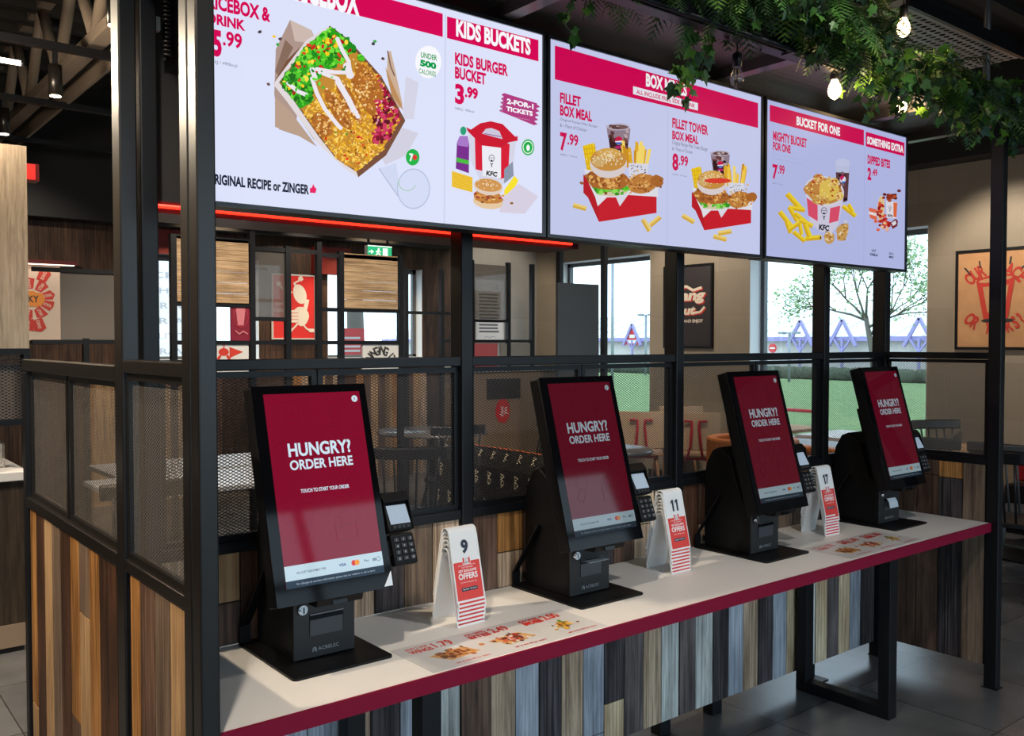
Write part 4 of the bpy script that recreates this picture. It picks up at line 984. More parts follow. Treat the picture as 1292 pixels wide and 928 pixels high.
    for i in range(3):
        for j in range(4):
            MB().box(-.029 + i * .021, -.013 + i * .021, -.0035, .001, .012 + j * .0165, .023 + j * .0165).build('key', mat('key_grey', (.03, .03, .033), rough=.35), cr, bevel=.0012)
    a = Art((0, -.0037, 0), (1, 0, 0), (0, 0, 1), (0, -1, 0))
    for i, row in enumerate(('X<O', '789', '456', '123')):
        for j, ch in enumerate(row): a.text_at(ch, -.021 + j * .021, .0175 + i * .0165, .006, mat('key_print', (.5, .5, .5)), wide=.9)
    a.build('key_print', cr)
    rh = MB().prism([(.0, .088), (-.004, .098), (.008, .172), (.02, .184), (.05, .178), (.05, .088)], 'x', -.037, .037).build('reader_head', kblack, cr, bevel=.004)
    MB().prism([(-.0055, .108), (.0045, .160), (.0055, .160), (-.0045, .108)], 'x', -.03, .03).build('reader_screen', mat('reader_screen', (.25, .30, .36), rough=.08, emit=(.40, .50, .62), estr=.42), cr)  # bluish tone and glow stand in for a reflection on the reader screen
    MB().prism([(-.008, .168), (.006, .196), (.055, .19), (.05, .17)], 'x', -.040, .040).box(-.040, -.037, -.004, .045, .09, .18).box(.037, .040, -.004, .045, .09, .18).build('privacy_hood', kblack, cr, bevel=.002)
    for i in range(4): MB().box(-.026 + i * .014, -.016 + i * .014, -.0072, -.0035, .097, .104).build('soft_key', mat('key_grey', (.03, .03, .033), rough=.35), cr)
    return t
K0 = make_kiosk('leftmost and nearest kiosk, left of the number 9 tent cards')
KX = [.935, 1.866, 2.786, 3.697]
KL = ['leftmost and nearest kiosk, left of the number 9 tent cards',
      'black kiosk between the number 9 and number 11 tent cards',
      'black kiosk between the number 11 and number 17 tent cards',
      'rightmost and farthest kiosk, right of the number 17 tent cards']
KI = []
for i, x in enumerate(KX):
    loc = (x + .1375, 2.165, .7452)
    if i == 0: K0.location = loc; KI.append(K0)
    else: KI.append(dup(K0, loc, None, KL[i], skip=('corner_triangle',)))
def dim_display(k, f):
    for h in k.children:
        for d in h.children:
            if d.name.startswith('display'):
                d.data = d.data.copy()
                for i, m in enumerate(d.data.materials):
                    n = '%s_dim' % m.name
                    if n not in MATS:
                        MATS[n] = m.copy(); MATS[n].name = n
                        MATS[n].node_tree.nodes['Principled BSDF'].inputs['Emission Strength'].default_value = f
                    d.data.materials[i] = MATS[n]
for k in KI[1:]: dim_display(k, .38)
rp = mat('receipt_paper', (.78, .80, .84), rough=.6)
def receipt(k, x0, x1, flat):
    m = MB()
    if flat: pts = [(-.064, .113), (-.085, .117), (-.108, .1165), (-.1085, .1155), (-.085, .116), (-.064, .112)]
    else: pts = [(-.064, .114), (-.074, .114), (-.084, .10), (-.09, .075), (-.0907, .0752), (-.0848, .1003), (-.0745, .1148), (-.064, .1148)]
    m.prism(pts, 'x', x0, x1); m.build('receipt', rp, k)
receipt(KI[1], -.04, .044, True); receipt(KI[3], -.035, .035, False)

# ------------------------------------------------------------------ tent cards
card_red = mat('tent_red', S(222, 62, 54), rough=.5); card_dark = mat('tent_ink', S(34, 44, 62), rough=.5); card_white = mat('tent_print_white', (.85, .85, .85), rough=.5)
HS, HT, TR_, TH = .060, .205, .018, .0022        # half spread, height, top radius, board thickness
def tent_profile():
    n = 10; out, inn = [], []
    def side(off):
        pts = [(-HS - 0 + off, 0)]
        ang = math.atan2(HT - TR_, HS - TR_)
        r = TR_ - off
        for k in range(n + 1):
            a0 = math.pi - (math.pi / 2 - ang) - (math.pi - 2 * (math.pi / 2 - ang)) * k / n
            pts.append((r * math.cos(a0), HT - TR_ + r * math.sin(a0)))
        pts.append((HS - off, 0)); return pts
    o, i = side(0), side(TH); return o + i[::-1]
def tent_print(a, number):
    """print on the front face: u across (0..0.1), v up the slope (0..face length)"""
    a.rect(.004, .006, .096, .112, card_red)
    a.text('GET EXCLUSIVE', (.018, .083), (.082, .090), card_white, .03); a.text('OFFERS', (.016, .063), (.084, .080), card_white, .03)
    a.text('DOWNLOAD OUR APP TODAY FOR', (.02, .1), (.08, .1035), card_white, 0); a.text('TASTY REWARDS', (.03, .094), (.07, .0975), card_white, .01); a.text('by downloading the app', (.022, .052), (.078, .057), card_white, 0)
    a.rect(.022, .030, .078, .040, card_dark); a.text('App Store', (.026, .0325), (.048, .0375), card_white, .01); a.text('Play Store', (.052, .0325), (.075, .0375), card_white, .01)
    a.rect(.036, .104, .064, .124, card_white); a.rect(.037, .106, .043, .123, card_red); a.rect(.057, .106, .063, .123, card_red); a.ring(.05, .116, .0042, .0012, card_dark, n=10, sy=1.2); a.text('KFC', (.044, .106), (.056, .110), card_dark, .03)
    if number == '9': a.text('9', (.037, .134), (.063, .174), card_dark, .05)
    elif number:
        def one(x): a.rect(x + .006, .134, x + .015, .174, card_dark); a.poly([(x + .006, .174), (x, .167), (x, .160), (x + .006, .165)], card_dark)
        one(.031)
        if number == '11': one(.053)
        else: a.text('7', (.050, .134), (.070, .174), card_dark, .05)
def make_card(label, number):
    t = MB().prism(tent_profile(), 'x', -.05, .05).build('tent_card', white_card)
    tag(t, label, 'tent card')
    dy, dz = HS - TR_ * .97, HT - TR_ * .75; L = math.hypot(dy, dz)
    a = Art((-.05, -HS - .0002, 0), (1, 0, 0), (0, dy / L, dz / L), (0, -dz / L, dy / L), step=1e-5, start=2e-4)
    tent_print(a, number); a.build('printed_face', t)
    return t
STK = [((1.521, 2.143), '9', 7, 'number 9', .04, 'number 9 tent cards beside the nearest kiosk', 'between the two nearest kiosks'),
       ((2.447, 2.165), '11', 8, 'number 11', .0, 'number 11 tent cards between the middle kiosks', 'at the counter middle'),
       ((3.417, 2.178), '17', 8, 'number 17', -.02, 'number 17 tent cards before the farthest kiosk', 'beside the farthest kiosk')]
ORD = ['topmost', 'second', 'third', 'fourth', 'fifth', 'sixth', 'seventh', 'lowest']
blank = None
random.seed(9)
for (x, y), num, n, nm, rz, grp, where in STK:
    for i in range(n):
        z = .7456 + (n - 1 - i) * .0115
        loc = (x + random.uniform(-.003, .003), y + random.uniform(-.0012, .0012), z); r = rz + random.uniform(-.02, .02)
        if i == 0:
            c = make_card('tent card printed with black %s, topmost of the stack %s' % (nm, where), num); c.location = loc; c.rotation_euler = (0, 0, r); c['group'] = grp
        else:
            o_ = ('lowest red and white tent card of the stack %s' % where) if i == n - 1 else '%s red and white tent card down the stack %s' % (ORD[i], where)
            if blank is None: blank = make_card(o_, None); c = blank; c.location = loc; c.rotation_euler = (0, 0, r); c['group'] = grp
            else: c = dup(blank, loc, r, o_, grp)

# ------------------------------------------------------------------ printed counter mats
def counter_mat(label, pix, fade):
    z = .7462
    c = [at_z(p[0], p[1], z) for p in pix]     # left back, left front, right front, right back
    o = (c[0] + c[1] + c[2] + c[3]) / 4
    t = thing('counter_mat', label, 'counter mat', (o.x, o.y, .7453))
    x0, x1, y0, y1 = (c[0].x + c[1].x) / 2 - o.x, (c[2].x + c[3].x) / 2 - o.x, (c[1].y + c[2].y) / 2 - o.y, (c[0].y + c[3].y) / 2 - o.y
    MB().box(x0, x1, y0, y1, 0, .0008).build('sheet', mat('mat_grey_wash', (.60, .60, .60), rough=.35, vary=.12, vscale=5), t)
    a = Art((x0, y0, .0008), (x1 - x0, 0, 0), (0, y1 - y0, 0), (0, 0, 1), step=8e-6, start=6e-5)
    rd = mat('mat_red', S(204, 48, 36), rough=.5)
    for i, (l1, l2, pr) in enumerate((('ADD 2 HOT', 'WINGS', '1.79'), ('ADD DIPPED', 'BITES', '2.49'), ('ADD LARGE', 'SIDES', '2.00'))):
        u = .05 + i * .32
        a.text(l1, (u, .84), (u + .12, .92), rd, .03); a.text(l2, (u, .70), (u + .12, .82), rd, .05); a.text(pr, (u + .135, .72), (u + .235, .92), rd, .03)
        a.text('ask at the till for more', (u + .09, .08), (u + .27, .13), rd, .02)
        brown = mat('mat_card_brown', S(206, 158, 96), rough=.5)
        if i < 2: a.poly([(u + .04, .50), (u + .10, .22), (u + .27, .30), (u + .23, .56)], brown)
        random.seed(30 + i)
        cols = [[S(140, 80, 40), S(176, 106, 54), S(110, 60, 30), S(196, 130, 70)], [S(170, 50, 36), S(90, 40, 30), S(120, 60, 50), S(206, 96, 70), S(220, 214, 210)], [S(206, 150, 40), S(226, 176, 60), S(140, 90, 40), S(110, 140, 60), S(230, 200, 150)]][i]
        ms = [mat('mat_ink_%s_%s' % (('amber', 'ruby', 'olive')[i], ('a', 'b', 'c', 'd', 'e')[q]), cl, rough=.5) for q, cl in enumerate(cols)]
        for k in range(70 if i < 2 else 34): a.ell(random.gauss(u + .155, .038), random.gauss(.42, .075), random.uniform(.006, .016), random.uniform(.02, .05), random.choice(ms), n=8, wob=.4)
    a.build('print', t)
counter_mat('printed offer mat with red prices lying between the two nearest kiosks', ((492, 820), (545, 848), (765, 790), (710, 768)), 0)
counter_mat('printed offer mat lying before the number 17 tent cards', ((1019, 690), (1066, 706), (1160, 682), (1112, 668)), 0)

# ------------------------------------------------------------------ hanging greenery
lv = [mat('leaf_deep', S(36, 68, 28), rough=.5, spec=.4), mat('leaf_mid', S(60, 104, 36), rough=.5, spec=.4), mat('leaf_light', S(98, 140, 44), rough=.5, spec=.4), mat('leaf_blue', S(44, 80, 56), rough=.5, spec=.4)]
stem_m = mat('stem_green', S(58, 70, 36), rough=.6)
def rv(): return Vector((random.gauss(0, 1), random.gauss(0, 1), random.gauss(0, 1))).normalized()
def fern_frond(m, st, base, d, L, mi):
    p = base.copy(); d = d.normalized(); pts = [p.copy()]; n = 11
    side = d.cross(Vector((0, 0, 1))); side = side.normalized() if side.length > .05 else rv().cross(d).normalized()
    for i in range(n):
        d = (d + Vector((0, 0, -.13))).normalized(); p = p + d * (L / n); pts.append(p.copy())
        f = i / n; w = L * .30 * math.sin(math.pi * min(1, .16 + f * .86)) + .006
        nrm = side.cross(d)
        for s in (-1, 1):
            tipd = (side * s + d * .55 + Vector((0, 0, -.18))).normalized()
            q = p + tipd * w; wd = L / n * .46
            k = 3                                            # toothed leaflet: three pairs of teeth
            up_ = [p - d * wd * .5]; dn = []
            for j in range(1, k + 1):
                c = p + tipd * w * j / (k + 1); hw = wd * (1.05 - j / (k + 1.2))
                up_ += [c + d * hw * .35 - tipd * w * .06, c + d * hw]; dn += [c - d * hw, c - d * hw * .35 - tipd * w * .06]
            pts2 = [p + d * wd * .45] + [c for c in up_[1:]] + [q] + dn[::-1] + [p - d * wd * .45]
            try: m.poly(pts2, mi)
            except ValueError: pass
    st.tube(pts, [.0022 * (1 - .7 * i / len(pts)) for i in range(len(pts))], 4)
IVY = [(0, -.1), (.22, -.34), (.46, -.1), (.42, .12), (.62, .42), (.28, .42), (0, 1.0), (-.28, .42), (-.62, .42), (-.42, .12), (-.46, -.1), (-.22, -.34)]
def ivy_leaf(m, p, d, nrm, s, mi):
    d = d.normalized(); r = d.cross(nrm).normalized(); n = r.cross(d)
    vs = [p + (r * x + d * y + n * (.12 * abs(x) - .1 * y * y)) * s for x, y in IVY]
    c = p + d * .15 * s
    for i in range(len(vs)): m.poly([c, vs[i], vs[(i + 1) % len(vs)]], mi)
def ivy_strand(m, st, base, d, L, mi0=0):
    p = base.copy(); d = d.normalized(); pts = [p.copy()]; n = max(4, int(L / .022))
    for i in range(n):
        d = (d + Vector((random.gauss(0, .16), random.gauss(0, .16), -.22 + random.gauss(0, .1)))).normalized(); p = p + d * (L / n); pts.append(p.copy())
        o = rv(); o = (o - d * o.dot(d)).normalized(); s = random.uniform(.022, .042)
        ivy_leaf(m, p + o * .012, (o + Vector((0, 0, -.6)) + d * .3), (rv() + Vector((-.4, -1, .3))).normalized(), s, random.choice((0, 0, 1, 1, 3, 2)))
    st.tube(pts, .0018, 4)
def clump(name, label, pix, Y, kind, spread, seed, L=(.16, .30), n=26):
    random.seed(seed)
    b = at_y(pix[0], pix[1], Y); t = thing(name, label, 'hanging plant', b, group='hanging greenery along the canopy beam')
    m, st = MB(), MB()
    for k in range(n):
        a = random.uniform(0, 2 * math.pi); e = random.uniform(-.55, .75)
        d = Vector((math.cos(a), math.sin(a), e)); o = Vector((random.uniform(-spread, spread), random.uniform(-.06, .06), random.uniform(-.04, .05)))
        if kind == 'fern' or (kind == 'mix' and k % 2): fern_frond(m, st, o, d, random.uniform(*L), random.choice((0, 1, 1, 2, 1, 2) if k % 3 else (0, 3)))
        else: ivy_strand(m, st, o, d, random.uniform(*L))
    m.build('foliage', lv, t, recalc=False); st.build('stem', stem_m, t)
    return t
PL = [('hanging_fern', (862, -34), 1.74, 'fern', 'hanging fern at the top edge above the BOX MEALS header'),
      ('hanging_fern', (928, -14), 1.72, 'fern', 'drooping fern over the gap between the middle and right menu screens'),
      ('hanging_ivy', (985, -12), 1.72, 'mix', 'ivy and fern clump high above the BUCKET FOR ONE header'),
      ('hanging_fern', (958, -20), 1.78, 'fern', 'fern clump at the top edge between two ivy clumps'),
      ('hanging_fern', (1060, 26), 1.66, 'fern', 'fern spray hanging in front of the ivy, left of the upper bulb'),
      ('hanging_ivy', (1034, 12), 1.70, 'mix', 'thick ivy clump directly above the clear glowing bulb'),
      ('hanging_fern', (1090, 26), 1.78, 'fern', 'upright fern beside the upper glowing bulb'),
      ('hanging_ivy', (1106, 66), 1.70, 'mix', 'ivy clump trailing over the corner of the SOMETHING EXTRA screen'),
      ('hanging_ivy', (1156, 88), 1.72, 'ivy', 'dense ivy clump right of the SOMETHING EXTRA screen'),
      ('hanging_fern', (1190, 94), 1.76, 'fern', 'fern clump in the garland just left of the right front post'),
      ('hanging_ivy', (1226, 116), 1.72, 'mix', 'ivy clump hanging around the head of the right front post'),
      ('hanging_fern', (1264, 122), 1.72, 'mix', 'fern and ivy clump right of the right front post'),
      ('hanging_ivy', (1296, 146), 1.72, 'ivy', 'rightmost ivy clump of the garland, at the picture edge')]
for i, (nm, px, Y, kind, lab) in enumerate(PL):
    clump(nm, lab, px, Y, kind, .09, 40 + i, n=52 if kind != 'ivy' else 40, L=(.11, .21))
def vine(label, pts, Y, seed, leaf=(.027, .046), dens=2):
    dens *= 1.5; random.seed(seed)
    P3 = [at_y(px, py, Y) for px, py in pts]; b = P3[0]
    t = thing('ivy_vine', label, 'hanging plant', b, group='trailing vines')
    m, st = MB(), MB(); st.tube([p - b for p in P3], .0017, 5)
    for p, q in zip(P3, P3[1:]):
        L = (q - p).length; k = max(2, int(L / .024 * dens / 2))
        for j in range(k):
            c = p.lerp(q, (j + random.random()) / k) - b; o = rv(); o.y *= .5
            ivy_leaf(m, c + o * .015, o + Vector((0, 0, -.9)), (rv() * .6 + Vector((-.5, -1, .2))).normalized(), random.uniform(*leaf), random.choice((0, 1, 1, 2)))
    m.build('foliage', lv, t, recalc=False); st.build('stem', stem_m, t)
vine('long ivy vine dangling over the middle of the BOX MEALS header', [(878, 12), (868, 40), (876, 62), (864, 88), (852, 108), (862, 128)], 1.9, 71)
vine('short ivy vine hanging beside the long one over the BOX MEALS header', [(893, 18), (897, 42), (892, 66), (884, 90), (872, 112), (866, 130)], 1.9, 72, leaf=(.024, .042), dens=1.6)
vine('thin ivy vine drooping at the left corner of the BOX MEALS screen', [(732, -12), (716, 14), (712, 30), (724, 44), (728, 50)], 1.9, 73, leaf=(.02, .034))
vine('leafy ivy vine at the top edge above the FILLET heading', [(742, -14), (738, 8), (736, 26)], 1.9, 74, leaf=(.024, .036))
for i, (px, lab) in enumerate(((760, 'single fern tuft at the top edge above the FILLET BOX MEAL'), (800, 'small fern tuft at the top edge between the vine and the garland'))):
    clump('hanging_fern', lab, (px, -28), 1.86, 'fern', .04, 90 + i, L=(.11, .17), n=9)
# light carrier rail holding the garland
t = thing('garland_rail', 'thin black rail under the canopy front carrying the hanging greenery', 'rail', (3.2, 1.76, 2.5))
MB().tube([(-1.9, 0, 0), (1.75, 0, 0)], .008, 8).build('tube', black, t)
for x in (-1.6, -.6, .4, 1.05): MB().box(x - .01, x + .01, -.01, .05, -.005, .03).build('clip', black, t)

# festoon bulbs
glow = mat('bulb_glow', (1, .8, .5), emit=(1.0, .66, .32), estr=16); clear = pane_mat('clear_bulb_glass', (.96, .95, .93), .12)
def bulb(px, py, Y, lit, label, top=2.545):
    p = at_y(px, py, Y); t = thing('festoon_bulb', label, 'light bulb', p, group='festoon bulbs under the canopy')
    MB().lathe([(.001, -.036), (.011, -.030), (.020, -.019), (.0235, -.004), (.020, .012), (.013, .028), (.011, .036)], seg=18).build('glass', glow if lit else clear, t)
    MB().lathe([(.012, .034), (.015, .036), (.016, .075), (.008, .082)], seg=14).build('socket', black, t)
    z = top - p.z
    MB().tube([(0, 0, .08), (0, .0, max(.1, z))], .003, 6).build('cord', black, t)
    if not lit: MB().tube([(-.008, 0, .03), (-.01, 0, -.01), (0, 0, .0), (.01, 0, -.01), (.008, 0, .03)], .0012, 5).build('filament', mat('filament', (.4, .25, .1)), t)
    else:
        l = bpy.data.lights.new('bulb_light', 'POINT'); l.energy = 1.6; l.color = (1, .68, .36); l.shadow_soft_size = .04
        o = bpy.data.objects.new('bulb_light', l); C.objects.link(o); o.location = p + Vector((0, -.07, -.02))
bulb(1053, 113, 1.83, True, 'glowing festoon bulb hanging clear below the mesh ceiling')
bulb(1137, 133, 1.95, True, 'small glowing bulb peeping from the ivy above the SOMETHING EXTRA screen')
bulb(1140, 35, 1.72, True, 'glowing bulb among the fern tops near the ceiling', 3.9)
bulb(930, 98, 1.87, False, 'unlit clear glass bulb under the mesh above the screens')

# ------------------------------------------------------------------ divider lattices behind the counter
def at(px, py, Y): return at_y(px, py, Y)
def lattice(label, Y, posts, rails, base=None):
    """posts: pixel x; rails: (px0, px1, py) at depth Y, built as a frame standing on the floor"""
    x = [at_y(p, 432, Y).x for p in posts]; t = thing('lattice_divider', label, 'room divider', ((x[0] + x[-1]) / 2, Y, 0)); o = t.location.copy()
    for i, (xx, top) in enumerate(zip(x, LT)): MB().box(xx - o.x - .02, xx - o.x + .02, -.025, .025, base[i] if base else 0, top).build('post', black, t)
    for a, b, py in rails:
        A, B = at_y(a, py, Y), at_y(b, py, Y); MB().box(A.x - o.x, B.x - o.x, -.02, .02, A.z - .015, A.z + .015).build('rail', black, t)
    return t, o
def panel(t, o, Y, name, x0, y0, x1, y1, m, thick=.02):
    A, B = at_y(x0, y1, Y), at_y(x1, y0, Y); zt = (at_y(x0, y0, Y).z + at_y(x1, y0, Y).z) / 2
    return MB().box(A.x - o.x, B.x - o.x, -thick / 2, thick / 2, A.z, zt).build(name, m, t), (A.x - o.x, B.x - o.x, A.z, zt)
LT = [2.31, 2.37, 2.28, 2.33, 2.27, 2.27]
t, o = lattice('black lattice divider with two pale wood panels behind the left mesh', 6.5, (219, 318, 363, 402, 430, 505), [(219, 318, 298), (318, 402, 313), (402, 505, 321), (219, 318, 383), (318, 363, 402), (402, 505, 390), (219, 505, 432)])
wl = MB()
for nm, x0, y0, x1, y1 in (('left', 222, 299, 312, 382), ('right', 433, 323, 500, 389)):
    A, B = at_y(x0, y1, 6.5), at_y(x1, y0, 6.5); m = MB(); n = 6; zt = 2.30 if nm == 'left' else 2.26
    for k in range(n):
        h = (zt - A.z) / n; m.box(A.x - o.x, B.x - o.x, -.02, .012, A.z + k * h + .0015, A.z + (k + 1) * h - .0015)
    m.build('wood_panel', OAK, t)
panel(t, o, 6.5, 'smoked_panel', 322, 315, 361, 400, smoke, .008)
_, bx_ = panel(t, o, 6.5, 'red_picture', 291, 386, 315, 430, mat('dull_crimson', S(130, 24, 50), rough=.5))
a = Art((bx_[0], -.0105, bx_[2]), (bx_[1] - bx_[0], 0, 0), (0, 0, bx_[3] - bx_[2]), (0, -1, 0), step=.0003)
pk = mat('dusty_pink', S(206, 120, 130), rough=.6); a.poly([(.25, .95), (.75, .95), (.65, .45), (.35, .45)], pk); a.ring(.5, .7, .4, .04, mat('ink_red', S(170, 40, 60)), sy=.8)
a.line([(.2, .3), (.4, .2), (.6, .28), (.85, .2)], .04, pk); [c for c in t.children if c.name.startswith('red_picture')]
a.build('print', [c for c in t.children if c.name.startswith('red_picture')][0])
pp, bx_ = panel(t, o, 6.5, 'bow_picture', 240, 434, 313, 470, white_paint)
a = Art((bx_[0], -.0105, bx_[2]), (bx_[1] - bx_[0], 0, 0), (0, 0, bx_[3] - bx_[2]), (0, -1, 0), step=.0003)
rr = mat('print_red', S(206, 56, 40), rough=.6)
a.poly([(.45, .72), (.2, .9), (.2, .5)], rr); a.poly([(.9, .72), (.66, .9), (.66, .5)], rr); a.ell(.56, .72, .09, .14, rr); a.line([(.56, .85), (.57, .98)], .02, rr); a.line([(.5, .6), (.42, .3)], .05, rr); a.line([(.62, .6), (.7, .3)], .05, rr)
a.build('print', pp)
pp, bx_ = panel(t, o, 6.5, 'winged_picture', 457, 433, 502, 470, white_paint)
Wd, Hd = bx_[1] - bx_[0], bx_[3] - bx_[2]
a = Art((bx_[0], -.0105, bx_[2]), (1, 0, 0), (0, 0, 1), (0, -1, 0), step=.0003)
dkm = mat('print_black', (.03, .03, .03), rough=.6); a.arc('WINGING IT', Wd / 2, Hd * .28, Hd * .48, 90, 150, .07, dkm, wide=.75, bold=.03); a.poly([(Wd * .5, Hd * .3), (Wd * .62, Hd * .5), (Wd * .7, Hd * .3)], rr)
a.build('print', pp)
LT = [1.58, 2.15, 2.15]
t, o = lattice('plain black lattice divider at the left with smoked panel, before the map poster', 7.0, (108, 160, 196), [(40, 196, 339), (40, 196, 431)])
panel(t, o, 7.0, 'taupe_panel', 77, 341, 158, 429, mat('taupe_panel', S(118, 110, 102), rough=.6), .008)
WY = 7.62; ST = at_y(654, 466, WY).z + .021
LT = [2.3, 2.3, 2.42, 2.42, 2.42]
t, o = lattice('black lattice divider in the dark corner with smoked panels beside the notice', 7.8, (512, 557, 595, 641, 671), [(512, 595, 394), (590, 641, 404), (557, 671, 430)], [0, 0, ST, ST, ST])
panel(t, o, 7.8, 'smoked_panel', 597, 334, 639, 402, smoke, .008); panel(t, o, 7.8, 'pink_panel', 593, 433, 627, 470, mat('dull_pink', S(176, 84, 90), rough=.6)); panel(t, o, 7.8, 'grey_panel', 631, 433, 668, 470, mat('stone_grey', S(130, 130, 124), rough=.7))
# tall black backed totem held between two posts
t = thing('partition_totem', 'tall blank black panel between two slim posts before the far window', 'partition', (6.35, 7.0, 0)); o = t.location.copy()
for px in (706, 762): x = at_y(px, 432, 7.0).x - o.x; MB().box(x - .025, x + .025, -.03, .03, 0, 2.62).build('post', black, t)
A, B = at_y(703, 450, 6.95), at_y(755, 359, 6.95)
MB().box(A.x - o.x, B.x - o.x, -.06, -.03, .35, B.z).build('panel', mat('blank_board', (.03, .034, .04), rough=.5), t, bevel=.004)

# ------------------------------------------------------------------ posters and signs on the walls
def frame_x(label, px0, px1, py0, py1, X, name, face, fm=black, rim=.022):
    """framed picture on the right wall (faces -X)"""
    A, B = at_x(px0, (py0 + py1) / 2, X), at_x(px1, (py0 + py1) / 2, X); y1, y0 = A.y, B.y; zc = at_x(px0, 432, X).z
    z1, z0 = at_x((px0 + px1) / 2, py0, X).z, at_x((px0 + px1) / 2, py1, X).z
    W, H = y1 - y0, z1 - z0
    t = thing(name, label, 'poster', (X, (y0 + y1) / 2, z0))
    m = MB(); m.box(-.03, 0, -W / 2, -W / 2 + rim, 0, H).box(-.03, 0, W / 2 - rim, W / 2, 0, H).box(-.03, 0, -W / 2 + rim, W / 2 - rim, 0, rim).box(-.03, 0, -W / 2 + rim, W / 2 - rim, H - rim, H); m.build('frame', fm, t)
    MB().box(-.02, -.001, -W / 2 + rim, W / 2 - rim, rim, H - rim).build('sheet', face, t)
    return t, Art((-.0205, 0, 0), (0, -1, 0), (0, 0, 1), (-1, 0, 0), step=.0002), W, H
kraft = mat('kraft_paper', S(200, 150, 104), rough=.7, vary=.14, vscale=5, bump=.4, bscale=9)
t, a, W, H = frame_x('framed kraft poster OUR PLACE OR YOURS with a red cup on the right wall', 1207, 1311, 313, 441, 7.8, 'framed_poster', kraft)
prd = mat('poster_red', S(196, 58, 46), rough=.7)
a.arc('OUR PLACE', 0, H * .45, H * .36, 90, 98, .098, prd, wide=.62, bold=.04); a.arc('OR YOURS?', 0, H * .57, H * .355, 270, 96, .098, prd, below=True, wide=.62, bold=.04)
cy = H * .5
a.poly([(-.155, cy + .15), (.155, cy + .19), (.10, cy - .17), (-.09, cy - .17)], prd); a.poly([(-.10, cy + .10), (-.045, cy + .105), (-.035, cy - .11), (-.06, cy - .11)], kraft); a.poly([(.06, cy + .11), (.105, cy + .115), (.072, cy - .10), (.05, cy - .10)], kraft)
a.ell(0, cy + .165, .155, .035, prd, rot=6); a.ell(0, cy + .16, .135, .02, kraft, rot=6); a.ell(.02, cy - .175, .13, .018, dkm)
for s in ((-.25, .27, -.2, .21), (-.13, .32, -.12, .26), (.12, .34, .11, .28), (.2, .24, .26, .29)): a.line([(s[0], cy + s[1]), (s[2], cy + s[3])], .012, dkm)
a.build('print', t)
pblack = mat('poster_black', S(52, 46, 48), rough=.6)
t, a, W, H = frame_x('framed black poster with white script lettering AND ENJOY between the two right windows', 839, 900.5, 334, 439, 7.8, 'framed_poster', pblack)
crm = mat('poster_cream', S(240, 226, 206), rough=.6); prr = mat('poster_scarlet', S(206, 50, 40), rough=.6)
for dx, dz, m in ((.014, -.012, prr), (0, 0, crm)):
    a.text('Hang', (-.27 + dx, H * .53 + dz), (.22 + dx, H * .70 + dz), m, .05, shear=.25); a.text('out', (-.16 + dx, H * .40 + dz), (.10 + dx, H * .50 + dz), m, .05, shear=.25)
    pts = [(-.14 + dx, H * .70 + dz), (-.02 + dx, H * .745 + dz), (.08 + dx, H * .69 + dz), (.20 + dx, H * .72 + dz)]; a.line(pts, .03, m)
    a.line([(.08 + dx, H * .42 + dz), (.18 + dx, H * .43 + dz), (.24 + dx, H * .49 + dz)], .026, m)
a.text('SIT BACK AND ENJOY', (-.27, H * .295), (.22, H * .345), crm, .03)
a.build('print', t)
def frame_y(label, px0, px1, py0, py1, Y, name, face, fm=None, rim=.015):
    A, B = at_y(px0, (py0 + py1) / 2, Y), at_y(px1, (py0 + py1) / 2, Y); z1, z0 = at_y((px0 + px1) / 2, py0, Y).z, at_y((px0 + px1) / 2, py1, Y).z
    W, H = B.x - A.x, z1 - z0; t = thing(name, label, 'poster', ((A.x + B.x) / 2, Y, z0))
    MB().box(-W / 2, W / 2, -.025, 0, 0, rim).box(-W / 2, W / 2, -.025, 0, H - rim, H).box(-W / 2, -W / 2 + rim, -.025, 0, rim, H - rim).box(W / 2 - rim, W / 2, -.025, 0, rim, H - rim).build('frame', fm or black, t)
    MB().box(-W / 2 + rim, W / 2 - rim, -.018, -.001, rim, H - rim).build('sheet', face, t)
    return t, Art((0, -.0185, 0), (1, 0, 0), (0, 0, 1), (0, -1, 0), step=.0002), W, H
pred = mat('poster_bright_red', S(216, 40, 34), rough=.5)
t, a, W, H = frame_y('bright red framed poster with a white thumbs-up hand, behind the divider', 342, 397, 346, 428, 9.18, 'framed_poster', pred, mat('white_frame', (.6, .58, .55)))
cw = mat('poster_white', S(232, 222, 206), rough=.6)
a.ell(.07, H * .70, .075, .11, cw, rot=20); a.line([(.05, H * .8), (.0, H * .86), (.08, H * .92)], .02, cw); a.line([(-.02, H * .72), (-.12, H * .76), (-.16, H * .82)], .02, cw); a.ell(-.17, H * .84, .03, .03, cw, wob=.6); a.ell(.08, H * .94, .028, .03, cw, wob=.6)
a.ell(.08, H * .36, .095, .105, cw, wob=.1); a.poly([(.1, H * .42), (.15, H * .44), (.18, H * .62), (.13, H * .62)], cw)
for k in range(4): a.ell(-.0, H * (.43 - k * .05), .055, .016, cw, n=12); a.line([(-.05, H * (.407 - k * .05)), (.05, H * (.407 - k * .05))], .006, pred)
a.line([(.04, H * .24), (-.03, H * .14)], .018, cw); a.line([(.1, H * .24), (.15, H * .16), (.2, H * .15)], .018, cw); a.ell(-.05, H * .12, .045, .02, cw, rot=60); a.ell(.21, H * .14, .045, .02, cw)
a.text('Just', (-.22, H * .52), (-.12, H * .57), cw, .03, .2); a.text('Lickin', (-.23, H * .42), (-.09, H * .48), cw, .03, .2); a.text('Good', (-.17, H * .28), (-.06, H * .34), cw, .03, .2)
a.build('print', t)
mpw = mat('map_paper', S(214, 196, 180), rough=.7); mpr = mat('map_red', S(196, 62, 54), rough=.7)
